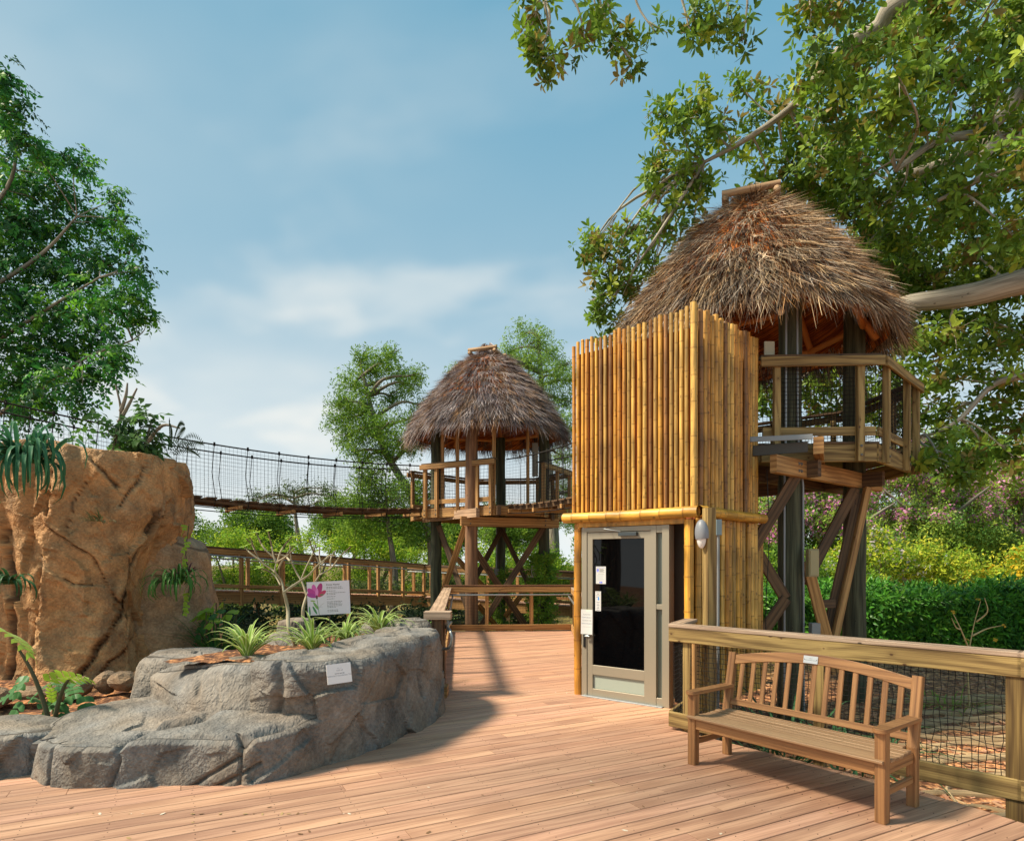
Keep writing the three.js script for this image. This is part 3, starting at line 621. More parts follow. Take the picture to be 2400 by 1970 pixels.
const nearTower = thing('thatched_tower', 'large thatched lookout tower rising behind the bamboo lift', 'tower', V(3.9, -0.4, -9.9));
{
  const o = nearTower;
  thatchRoof(o, V(3.78, 0, -10.0), 1.94, 5.2, 7.62, 5, tan);
  platform(o, [[3.42, -8.68], [4.95, -8.6], [6.24, -9.88], [6.14, -11.76], [4.94, -12.8], [2.9, -12.6], [2.9, -9.6]], 3.35, [[0.12, 0.84], [0.1, 0.68, 0.97], [0.3, 0.9], [0.1, 0.8], [0.2, 0.8], null, null], { wood: M.pine, cap: M.brown, board: M.brown, mid: V(4.41, 0, -10.6), cell: 0.058, cord: 0.0042 });
  const fp = roundPost(o, 3.88, -8.82, -0.55, 5.7, 0.16, M.pole, 3);
  roundPost(o, 5.33, -9.83, -0.55, 5.6, 0.165, M.pole, 4);
  roundPost(o, 4.15, -11.4, -0.55, 5.6, 0.15, M.pole, 5);
  roundPost(o, 2.75, -10.4, -0.55, 5.6, 0.15, M.pole, 6);
  const d = V(2.51, 0, -2.1).normalize();
  const main = put(o, 'main_beam', beam(V(3.318, 2.959, -8.011), V(5.943, 2.959, -10.206), 0.09, 0.23, M.cedar));
  bolts(main, [[3.801, 3.012, -8.358], [3.853, 3.012, -8.4], [3.801, 2.917, -8.358], [3.853, 2.917, -8.4], [5.617, 3.012, -9.881], [5.691, 3.012, -9.944], [5.617, 2.917, -9.881], [5.691, 2.917, -9.944]], V(-0.64, 0, 0.77));
  put(o, 'main_beam', beam(V(2.888, 2.959, -8.453), V(5.617, 2.959, -10.658), 0.09, 0.23, M.brown));
  put(o, 'cross_beam', beam(V(3.906, 3.2, -8.043), V(4.725, 3.2, -9.66), 0.12, 0.22, M.cedar));
  put(o, 'cross_beam', beam(V(5.565, 2.959, -9.45), V(3.78, 2.959, -11.76), 0.09, 0.22, M.brown));
  put(o, 'cross_beam', beam(V(4.095, 2.959, -8.4), V(2.52, 2.959, -10.5), 0.09, 0.22, M.brown));
  brace(o, [3.801, 2.854, -8.463], [3.15, 1.752, -8.463]); brace(o, [5.229, 2.833, -9.618], [4.2, 1.405, -9.051]);
  brace(o, [5.397, 2.833, -9.576], [4.599, 0.229, -9.156], M.cedar, 0.09, 0.09); brace(o, [5.271, 2.749, -9.597], [4.557, 0.334, -9.261], M.brown);
  brace(o, [4.095, 1.72, -8.778], [4.641, 0.124, -9.03], M.cedar); brace(o, [4.284, 1.111, -8.925], [4.662, 1.111, -9.135], M.brown, 0.05, 0.12);
  brace(o, [3.255, 2.014, -8.631], [3.738, 1.216, -8.631]); brace(o, [3.738, 1.216, -8.61], [3.203, 0.439, -8.61]);
  for (const s of [-1, 1]) put(o, 'conduit', pipe([V(3.88 + s * 0.135, -0.4, -8.68), V(3.88 + s * 0.128, 2.75, -8.69), V(s < 0 ? 3.75 : 3.91, 3.5, -8.64), V(s < 0 ? 3.76 : 3.91, 5.4, -8.65)], 0.015, galv));
  const box = put(o, 'junction_box', beam(V(4.095, 1.51, -8.61), V(4.095, 1.888, -8.61), 0.14, 0.1, plain(0x9a9068, 0.5), V(0, 0, 1))); put(box, 'box_lid', beam(V(4.1, 1.531, -8.553), V(4.1, 1.867, -8.553), 0.12, 0.012, plain(0xa89c72, 0.5), V(0, 0, 1)));
  put(o, 'junction_box', beam(V(4.127, 0.67, -8.61), V(4.127, 0.88, -8.61), 0.12, 0.1, greyPaint, V(0, 0, 1)));
  put(o, 'control_panel', beam(V(3.57, 4.471, -8.757), V(3.57, 4.765, -8.757), 0.14, 0.03, plain(0xb9b59c, 0.6), V(0, 0, 1)));
  const lamp = put(o, 'floodlight', mesh(new THREE.SphereGeometry(0.07, 14, 10).scale(0.7, 1.3, 0.9).translate(3.665, 5.185, -8.61), plain(0x3c3a36, 0.5)));
  put(lamp, 'lens', mesh(new THREE.SphereGeometry(0.052, 12, 8).translate(3.654, 5.112, -8.579), plain(0xd8d4cc, 0.3)));
  put(o, 'steel_bracket', beam(V(3.045, 3.19, -8.505), V(3.801, 3.19, -8.106), 0.02, 0.14, plain(0x4a463f, 0.5, 0.4)));
  put(o, 'stay_plate', beam(V(3.003, 3.337, -8.421), V(3.801, 3.295, -7.98), 0.012, 0.07, galv));
  put(o, 'cable', pipe(curve([V(3.444, 2.959, -8.526), V(3.465, 2.014, -8.505), V(3.433, 1.174, -8.526), V(3.423, 0.124, -8.505)], 14), 0.006, black, 5));
}
const farTower = thing('thatched_tower', 'smaller looking thatched tower on poles beyond the far railing', 'tower', V(-0.6, -0.5, -17.6));
{
  const o = farTower, poleM = M.polefar;
  thatchRoof(o, V(-0.68, 0, -17.6), 2.02, 5.28, 7.74, 9, grey, 0.05);
  platform(o, [[-2.34, -17.0], [-0.42, -15.96], [0.72, -16.5], [1.6, -18.2], [0.7, -19.8], [-1.2, -20.0], [-2.87, -18.2]], 3.16, [[0.03, 0.2, 0.78, 0.96], null, [0.03, 0.5, 0.97], [0.5, 0.97], [0.5, 0.97], [0.5, 0.97], null], { wood: M.cedar, cap: M.brown, board: M.brown, mid: V(-0.6, 0, -18), cell: 0.1, cord: 0.0045 });
  roundPost(o, -1.04, -16.25, -0.6, 5.5, 0.165, poleM, 11); roundPost(o, -2.12, -17.6, -0.6, 5.4, 0.15, M.pole, 12);
  roundPost(o, 0.88, -17.35, -0.6, 5.4, 0.15, M.pole, 13); roundPost(o, -0.34, -18.9, -0.6, 5.4, 0.15, M.pole, 14);
  for (const [x, z] of [[-1.85, -16.82], [-1.42, -16.45], [-0.46, -16.1], [0.42, -16.75]]) put(o, 'stud', beam(V(x, 3.0, z), V(x, 5.3, z), 0.088, 0.088, M.cedar, V(0, 0, 1)));
  const b1 = put(o, 'main_beam', beam(V(-1.3, 2.74, -16.0), V(1.25, 2.74, -17.05), 0.1, 0.24, M.cedar));
  bolts(b1, [[-1.05, 2.8, -16.05], [-1.05, 2.68, -16.05], [0.9, 2.8, -16.85], [0.9, 2.68, -16.85]], V(-0.38, 0, 0.92));
  put(o, 'main_beam', beam(V(-0.85, 2.93, -15.7), V(-2.5, 2.93, -17.9), 0.1, 0.22, tint(M.cap, 1.1, 1.0, 0.9)));
  put(o, 'main_beam', beam(V(-1.0, 2.74, -16.5), V(1.1, 2.74, -17.5), 0.1, 0.24, M.brown));
  put(o, 'cross_beam', beam(V(-0.32, 3.0, -15.75), V(-0.9, 3.0, -19.6), 0.1, 0.24, M.brown));
  put(o, 'cross_beam', beam(V(1.1, 2.93, -16.9), V(-0.6, 2.93, -19.4), 0.1, 0.22, M.brown));
  brace(o, [-1.2, 2.62, -16.2], [-2.02, 0.5, -17.3], M.cedar); brace(o, [-2.02, 2.7, -17.4], [-1.12, 0.4, -16.4], M.brown);
  brace(o, [-0.95, 2.0, -16.3], [0.55, -0.3, -17.1], M.brown, 0.06, 0.17); brace(o, [0.86, 2.65, -17.15], [-0.95, -0.2, -16.3], M.brown, 0.06, 0.17);
  brace(o, [-0.3, 2.65, -18.7], [-1.2, 0.9, -17.2], M.brown); brace(o, [-0.3, 2.65, -18.7], [0.7, 0.6, -17.6], M.brown); brace(o, [-0.9, 0.6, -16.5], [-0.2, -0.5, -18.6], M.cedar);
  brace(o, [-2.1, 2.4, -17.6], [-0.5, 0.6, -18.7], M.cedar); brace(o, [0.8, 1.5, -17.5], [-0.2, 0.1, -18.6], M.cedar);
  put(o, 'junction_box', beam(V(0.68, 1.28, -17.2), V(0.68, 1.6, -17.2), 0.3, 0.12, plain(0xa79f96, 0.6), V(0, 0, 1)));
  put(o, 'junction_box', beam(V(-0.46, 1.25, -18.72), V(-0.46, 1.5, -18.72), 0.12, 0.08, greyPaint, V(0, 0, 1)));
  put(o, 'conduit', pipe([V(-0.46, -0.4, -18.74), V(-0.46, 3, -18.74)], 0.016, galv, 6));
  put(o, 'info_panel', beam(V(0.62, 4.0, -16.98), V(0.62, 4.9, -16.98), 0.16, 0.04, plain(0x8b8577, 0.5), V(0, 0, 1)));
}

// ---------- rope bridges ----------
function ropeBridge(label, A, B, W, sag, n, opts = {}) {
  const o = thing('rope_bridge', label, 'rope bridge', A.clone()), d = B.clone().sub(A), f = V(d.x, 0, d.z).normalize(), nn = V(-f.z, 0, f.x), L = d.length();
  const F = (t, s, y) => A.clone().lerp(B, t).addScaledVector(nn, s * W / 2).addScaledVector(UP, y - sag * 4 * t * (1 - t));
  const rope = (s, y, r, m) => { const p = []; for (let i = 0; i <= 30; i++) p.push(F(i / 30, s, y)); return tube(p, r, m, 6); };
  for (const s of [-1, 1]) {
    put(o, 'hand_rope', rope(s, 1.2, 0.016, cordMat));
    put(o, 'foot_cable', rope(s * 0.92, -0.16, 0.011, black));
    const p = []; for (let i = 0; i <= 24; i++) p.push(F(i / 24, s * 0.8, -0.02));
    for (let i = 0; i < 24; i += 2) put(o, 'stringer', beam(p[i], p[i + 2], 0.05, 0.09, M.brown));
    for (let i = 1; i < n; i++) { const t = i / n + s * 0.012; const q = put(o, 'hanger_rope', tube([F(t, s, 1.2), F(t + 0.004, s, 0.6), F(t - 0.003, s * 0.95, 0.0), F(t, s * 0.9, -0.17)], 0.008, cordMat, 5)); put(q, 'knot', tube([F(t, s, 1.17), F(t, s, 1.25)], 0.024, cordMat, 6)); }
    put(o, 'netting', mesh(netGeo((u, v) => F(u, s, v * 1.2), Math.round(L / opts.cell), Math.round(1.2 / opts.cell), 30, 5, opts.cord, 0.06, 5), cordMat)).userData.kind = 'stuff';
  }
  const N = Math.round(L / 0.3);
  for (let i = 0; i < N; i++) { const t = (i + 0.5) / N; put(o, 'tread', beam(F(t, -1, 0.045), F(t, 1, 0.045), 0.22, 0.035, M.brown)); }
  for (let i = 0; i < N; i += 4) { const t = (i + 0.5) / N; put(o, 'cross_bearer', beam(F(t, -1.05, -0.1), F(t, 1.05, -0.1), 0.07, 0.09, M.cedar)); }
  return o;
}
const leftBridge = ropeBridge('long sagging rope bridge with net sides over the cliff top', V(-2.62, 3.12, -17.6), V(-11.6, 3.85, -9.7), 0.95, 0.42, 17, { cell: 0.085, cord: 0.0026 });
for (const s of [-0.55, 0.55]) put(leftBridge, 'landing_post', beam(V(-11.7 + s * 0.66, -0.5, -9.6 + s * 0.75), V(-11.7 + s * 0.66, 4.5, -9.6 + s * 0.75), 0.16, 0.16, M.brown, V(0, 0, 1)));
ropeBridge('short rope bridge joining the far tower to the lift tower', V(0.25, 3.1, -16.2), V(2.7, 3.2, -11.9), 0.9, 0.12, 8, { cell: 0.075, cord: 0.0026 });

// ---------- the bench ----------
{
  const o = thing('garden_bench', 'slatted teak bench with arched back standing on the deck', 'bench', V(2.188, 0, -4.91), -0.9273);
  const add = (name, m, p = o) => own(p, name, m), zb = y => -0.235 - Math.max(0, y - 0.4) * 0.2, hl = 0.75;
  const tilt = Math.atan(0.2), bu = V(0, Math.cos(tilt), -Math.sin(tilt)), bn = V(0, Math.sin(tilt), Math.cos(tilt));
  for (const s of [-1, 1]) {
    add('leg', beam(V(s * hl, 0, 0.245), V(s * hl, 0.59, 0.245), 0.07, 0.07, M.teak, V(0, 0, 1)));
    add('leg', beam(V(s * hl, 0, -0.235), V(s * hl, 0.41, -0.235), 0.066, 0.06, M.teak, V(0, 0, 1)));
    add('back_post', beam(V(s * hl, 0.4, zb(0.4)), V(s * hl, 0.9, zb(0.9)), 0.066, 0.055, M.teak, V(0, 0, 1)));
    const sh = new THREE.Shape(); sh.moveTo(-0.042, -0.27); sh.lineTo(0.042, -0.27); sh.lineTo(0.042, 0.27); sh.absarc(0, 0.27, 0.042, 0, Math.PI); sh.lineTo(-0.042, -0.27);
    const g = new THREE.ExtrudeGeometry(sh, { depth: 0.022, bevelEnabled: true, bevelSize: 0.004, bevelThickness: 0.004, bevelSegments: 2, curveSegments: 8 });
    const a = add('armrest', mesh(g, M.teak)); a.rotation.set(Math.PI / 2, 0, 0); a.position.set(s * hl, 0.62, 0.0);
    add('stretcher', beam(V(s * hl, 0.19, 0.213), V(s * hl, 0.19, -0.208), 0.03, 0.05, M.teak));
    add('side_rail', beam(V(s * hl, 0.345, 0.213), V(s * hl, 0.345, -0.208), 0.03, 0.08, M.teak));
  }
  add('front_rail', beam(V(-0.718, 0.345, 0.25), V(0.718, 0.345, 0.25), 0.03, 0.085, M.teak));
  add('rear_rail', beam(V(-0.718, 0.345, -0.235), V(0.718, 0.345, -0.235), 0.03, 0.08, M.teak));
  for (let i = 0; i < 8; i++) { const z = 0.277 - i * 0.066, y = 0.408 - 0.018 * Math.sin(i / 7 * Math.PI), e = i === 0 ? 0.775 : i === 7 ? 0.715 : 0.775; add('seat_slat', beam(V(-e, y, z), V(e, y, z), 0.06, 0.02, M.seat, V(0, 1, i === 0 ? 0.12 : 0), 0.004)); }
  add('lower_back_rail', beam(V(-0.72, 0.475, zb(0.475)), V(0.72, 0.475, zb(0.475)), 0.026, 0.055, M.teak, bu));
  const arch = x => 0.088 * (1 - Math.abs(x / 0.722) ** 1.8), sh = new THREE.Shape();
  sh.moveTo(-0.722, 0); for (let i = 0; i <= 24; i++) { const x = -0.722 + i * 1.444 / 24; sh.lineTo(x, 0.075 + arch(x)); } for (let i = 24; i >= 0; i--) { const x = -0.722 + i * 1.444 / 24; sh.lineTo(x, arch(x)); }
  const tg = new THREE.ExtrudeGeometry(sh, { depth: 0.02, bevelEnabled: true, bevelSize: 0.004, bevelThickness: 0.004, bevelSegments: 2 });
  { const uv = tg.attributes.uv, ps = tg.attributes.position; for (let i = 0; i < uv.count; i++) uv.setXY(i, ps.getX(i), ps.getY(i) + ps.getZ(i)); }
  const top = add('top_rail', mesh(tg, M.teak)); top.rotation.x = -tilt; top.position.set(0, 0.8, zb(0.8) - 0.01);
  for (let i = 0; i < 13; i++) { const x = -0.645 + i * 0.1075, y1 = 0.8 + arch(x) * Math.cos(tilt) + 0.004; add('back_slat', beam(V(x, 0.5, zb(0.5)), V(x, y1, zb(y1)), 0.042, 0.014, M.teak, bn)); }
  // engraved plate
  const c = document.createElement('canvas'); c.width = 256; c.height = 128; const x = c.getContext('2d');
  x.fillStyle = '#cfd3d4'; x.fillRect(0, 0, 256, 128); x.fillStyle = '#3f5552'; x.font = '20px serif'; x.textAlign = 'center'; x.fillText('Gift of', 128, 52); x.font = '19px serif'; x.fillText('The', 48, 80); x.fillText('Family', 200, 80);
  x.strokeStyle = '#3f5552'; x.lineWidth = 2.5; x.beginPath(); x.moveTo(72, 78); for (let i = 0; i < 24; i++) x.lineTo(72 + i * 4, 73 + 5 * Math.sin(i * 2.3)); x.stroke();
  const map = new THREE.CanvasTexture(c); map.colorSpace = THREE.SRGBColorSpace;
  const pg = new THREE.BoxGeometry(0.118, 0.06, 0.003), plate = add('name_plate', mesh(pg, new THREE.MeshStandardMaterial({ map, roughness: 0.3, metalness: 0.35 })));
  plate.rotation.x = -tilt; plate.position.set(-0.03, 0.8 + 0.124 * Math.cos(tilt), zb(0.8) - 0.124 * Math.sin(tilt) + 0.0165 + 0.003);
  for (const s of [-1, 1]) { const q = own(plate, 'screw', mesh(new THREE.CylinderGeometry(0.0035, 0.0035, 0.002, 8), black)); q.rotation.x = Math.PI / 2; q.position.set(s * 0.051, 0, 0.0025); }
}

// ---------- sculpted rock ----------
const rockMap = bytes(512, 512, (u, v) => { const k = 0.86 + 0.2 * tfbm(u, v, 6, 6, 61, 5) + 0.16 * tfbm(u, v, 60, 60, 63, 3); const w = tfbm(u, v, 4, 4, 67, 4); return [228 * clamp(k + 0.03 * w, 0.25, 1.12), 222 * clamp(k - 0.02 * w, 0.25, 1.1), 214 * clamp(k - 0.08 * w, 0.22, 1.1)]; });
rockMap.repeat.set(1 / 1.1, 1 / 1.1);
const rockBump = bytes(512, 512, (u, v) => { const k = 150 + 120 * tfbm(u, v, 14, 14, 71, 5) + 70 * tfbm(u, v, 80, 80, 72, 2) - 140 * Math.abs(tfbm(u, v, 5, 5, 75, 4)); return [k, k, k]; }, false);
rockBump.repeat.set(1 / 1.1, 1 / 1.1);
const rockMat = new THREE.MeshStandardMaterial({ map: rockMap, bumpMap: rockBump, bumpScale: 0.02, roughness: 0.85, vertexColors: true });
const side = (x, y, l) => { let d = 9, s = 0; for (let i = 0; i + 1 < l.length; i++) { const [ax, ay] = l[i], [bx, by] = l[i + 1], t = clamp(((x - ax) * (bx - ax) + (y - ay) * (by - ay)) / ((bx - ax) ** 2 + (by - ay) ** 2)), q = Math.hypot(x - mix(ax, bx, t), y - mix(ay, by, t)); if (q < d) { d = q; s = Math.sign((bx - ax) * (y - ay) - (by - ay) * (x - ax)); } } return [d, s]; };
const segDist = (x, y, l) => { let d = 9; for (let i = 0; i + 1 < l.length; i++) { const [ax, ay] = l[i], [bx, by] = l[i + 1], t = clamp(((x - ax) * (bx - ax) + (y - ay) * (by - ay)) / ((bx - ax) ** 2 + (by - ay) ** 2)); d = Math.min(d, Math.hypot(x - mix(ax, bx, t), y - mix(ay, by, t))); } return d; };
// flat tilted facets meeting at creases: what a chisel or a break leaves
function facets(x, y, z, size, seed) {
  x /= size; y /= size; z /= size; const i = Math.floor(x), j = Math.floor(y), k = Math.floor(z); let best = 9, r = 0;
  for (let a = -1; a < 2; a++) for (let b = -1; b < 2; b++) for (let c = -1; c < 2; c++) {
    const I = i + a, J = j + b, K = k + c, dx = x - I - hash(I, J, K + seed), dy = y - J - hash(I + 57, J, K + seed), dz = z - K - hash(I, J + 91, K + seed), d = dx * dx + dy * dy + dz * dz;
    if (d < best) { best = d; r = (dx * (hash(I, J, K + seed + 7) - 0.5) + dy * (hash(I, J, K + seed + 8) - 0.5) + dz * (hash(I, J, K + seed + 9) - 0.5)) * 2 + 0.25 * (hash(I, J, K + seed + 5) - 0.5); }
  }
  return r * size;
}
// a rock on a closed plan outline: side rows rise from base to top(x, z), cap rows run in to the middle
function rockGeo({ outline, n, rows, caps, base, top, profile, bump, crack, color, tension = 0.5 }) {
  const cv = new THREE.CatmullRomCurve3(outline.map(([x, z]) => V(x, 0, z)), true, 'catmullrom', tension), P = cv.getSpacedPoints(n), p = [], uv = [], idx = [], col = [];
  let mx = 0, mz = 0, area = 0; for (const [x, z] of outline) { mx += x / outline.length; mz += z / outline.length; }
  for (let i = 0; i < n; i++) area += P[i].x * P[(i + 1) % n].z - P[(i + 1) % n].x * P[i].z;
  const sgn = area > 0 ? 1 : -1, len = cv.getLength(), R = rows + caps;
  for (let j = 0; j <= R; j++) for (let i = 0; i <= n; i++) {
    const q = P[i % n], a = P[(i - 1 + n) % n], b = P[(i + 1) % n], t = V(b.x - a.x, 0, b.z - a.z).normalize(), nx = t.z * sgn, nz = -t.x * sgn;
    const k = Math.min(1, j / rows), c = j > rows ? (j - rows) / caps : 0, h = top(q.x, q.z);
    let y = mix(base, h, k), off = profile(q.x, q.z, k, y) + bump(q.x, y, q.z, nx, nz), u = i / n * len, v = y;
    let g = crack ? crack(q.x, y, q.z, nz) : 0; if (g.length) { off -= g[0] - g[1]; g = g[0]; } else off -= g;
    if (k > 0.9) off -= 0.045 * ((k - 0.9) / 0.1) ** 2;
    let x = q.x + nx * off, z = q.z + nz * off;
    if (c) { x = mix(x, mx, c); z = mix(z, mz, c); y = top(x, z) * step(0, 0.08, c) + h * (1 - step(0, 0.08, c)) + 0.012 * Math.min(1, c * 12) + bump(x, z, y + 5, 0, 0) * 0.35 * step(0, 0.2, c); u = x; v = z + 7; }
    p.push(x, y, z); uv.push(u, v); const cc = color(x, y, z, c, g); col.push(...cc);
    if (i && j) { const e = (j - 1) * (n + 1) + i - 1, f = e + n + 1; sgn > 0 ? idx.push(e, f, e + 1, e + 1, f, f + 1) : idx.push(e, e + 1, f, e + 1, f + 1, f); }
  }
  return buffer(p, uv, idx, col);
}
{ // the tall brown cliff
  const cracks = [[[-5.27, 2.73], [-5.3, 2.6], [-5.38, 2.43], [-5.43, 2.13]], [[-5.63, 2.17], [-5.42, 1.96], [-5.16, 1.75], [-5.04, 1.51], [-4.88, 1.19]], [[-4.44, 2.92], [-4.48, 2.69], [-4.59, 2.36], [-4.65, 2.02], [-4.72, 1.7], [-4.76, 1.45], [-4.86, 1.19], [-4.93, 1.04], [-5.04, 0.78], [-5.27, 0.4], [-5.38, 0.1]], [[-5.61, 3.01], [-5.6, 2.77], [-5.63, 2.26]], [[-6.25, 2.13], [-6.21, 1.6], [-6.12, 1.42], [-6.17, 0.85], [-6.23, 0.1]], [[-5.72, 1.79], [-5.78, 1.32], [-5.76, 1.04], [-5.82, 0.66], [-5.72, 0.2]], [[-5.21, 2.98], [-5.08, 2.85], [-4.93, 2.66]], [[-4.67, 2.96], [-4.72, 2.69], [-4.89, 2.43]], [[-5.57, 1.57], [-5.38, 1.45], [-5.12, 1.42]], [[-4.57, 1.25], [-4.48, 0.98], [-4.44, 0.6]], [[-4.72, 0.7], [-5.01, 0.47], [-5.12, 0.2]], [[-7.0, 3], [-6.9, 2], [-7.1, 1], [-7, 0]], [[-6.6, 2.8], [-6.75, 1.9], [-6.6, 1.2]]];
  const wide = [0.02, 0.028, 0.05, 0.026, 0.05, 0.036, 0.028, 0.024, 0.02, 0.022, 0.026, 0.04, 0.03];
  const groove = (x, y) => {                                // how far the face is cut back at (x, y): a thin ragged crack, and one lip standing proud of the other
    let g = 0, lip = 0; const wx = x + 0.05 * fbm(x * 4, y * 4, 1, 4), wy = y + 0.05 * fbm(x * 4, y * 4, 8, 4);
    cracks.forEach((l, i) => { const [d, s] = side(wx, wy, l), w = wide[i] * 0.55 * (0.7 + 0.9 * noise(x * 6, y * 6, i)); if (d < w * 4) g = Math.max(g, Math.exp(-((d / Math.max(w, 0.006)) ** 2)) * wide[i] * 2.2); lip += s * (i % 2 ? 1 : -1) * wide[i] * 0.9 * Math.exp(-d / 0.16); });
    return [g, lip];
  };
  const stain = (x, y, z) => clamp(step(0.12, 0.34, fbm(x * 3.4 + z, y * 0.34, 9 + z * 0.4, 4)) * (0.55 + 0.9 * fbm(x * 18, y * 6, z * 18, 3)));
  const paint = (x, y, z, c, g) => {
    const s = stain(x, y, z), r = fbm(x * 1.3, y * 0.9, z * 1.3 + 4, 4), gr = c > 0 ? 0.6 : clamp(0.8 * step(0.1, 0.5, fbm(x * 0.9 + 3, y * 1.3, z, 3)));
    let q = [0.76 + 0.16 * r, 0.44 + 0.1 * r, 0.195 + 0.04 * r];
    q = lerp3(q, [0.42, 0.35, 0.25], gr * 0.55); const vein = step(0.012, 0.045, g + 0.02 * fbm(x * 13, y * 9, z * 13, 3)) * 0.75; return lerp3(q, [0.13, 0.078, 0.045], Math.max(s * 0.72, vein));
  };
  const shape = (sx, sy, k) => (x, y, z) => k * (-0.14 + 0.22 * fbm(x * 0.9 + 2, y * 0.45, z * 0.9, 2) + 0.18 * Math.abs(fbm(x * 2.2 + z, y * 0.6, z * 2.2 - x, 2)) + 0.2 * facets(x + 0.12 * fbm(x * 3, y * 3, z, 2), y * 0.6, z, 0.42, 3) + 0.12 * facets(x, y, z + 3, 0.16, 6) + 0.012 * fbm(x * 9, y * 7, z * 9, 3) + 0.008 * fbm(x * 22, y * 18, z * 22, 2));
  const o = thing('rock_cliff', 'tall brown sculpted rock cliff with dark cracks at the left', 'rock', V(-6, 0, -8.8));
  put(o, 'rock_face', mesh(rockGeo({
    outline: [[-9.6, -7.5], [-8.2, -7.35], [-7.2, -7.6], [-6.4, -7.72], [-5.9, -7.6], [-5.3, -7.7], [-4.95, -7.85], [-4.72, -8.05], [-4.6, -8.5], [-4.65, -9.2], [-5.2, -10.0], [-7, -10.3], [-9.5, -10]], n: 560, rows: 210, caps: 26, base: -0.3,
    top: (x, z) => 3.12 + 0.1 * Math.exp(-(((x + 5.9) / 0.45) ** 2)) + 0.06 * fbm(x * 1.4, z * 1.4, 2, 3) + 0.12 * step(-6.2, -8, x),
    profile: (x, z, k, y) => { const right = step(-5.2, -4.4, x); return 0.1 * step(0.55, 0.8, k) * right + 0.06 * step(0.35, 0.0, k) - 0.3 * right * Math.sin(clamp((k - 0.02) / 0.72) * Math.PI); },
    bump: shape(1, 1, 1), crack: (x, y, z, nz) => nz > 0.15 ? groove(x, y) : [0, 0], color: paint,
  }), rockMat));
  const o2 = thing('rock_outcrop', 'lower ribbed tan rock standing right of the brown cliff', 'rock', V(-5.2, 0, -9.6));
  put(o2, 'rock_face', mesh(rockGeo({
    outline: [[-6.1, -9.0], [-5.35, -8.62], [-4.92, -8.7], [-4.6, -9.1], [-4.64, -9.8], [-5.3, -10.5], [-6.2, -10.3]], n: 260, rows: 120, caps: 18, base: -0.3,
    top: (x, z) => 2.06 + 0.1 * noise(x * 2, z * 2) - 0.16 * step(-5.0, -4.6, x), profile: (x, z, k) => 0.1 * (1 - k) + 0.05 * Math.sin(k * 5),
    bump: (x, y, z) => 0.16 * Math.abs(fbm(x * 3.2 + z, y * 0.35, z * 3.2 - x, 3)) + 0.1 * fbm(x, y * 0.6, z, 2) + 0.015 * fbm(x * 16, y * 10, z * 16, 3), color: (x, y, z, c, g) => lerp3(paint(x, y, z, c, g), [0.5, 0.42, 0.32], 0.35),
  }), rockMat));
}
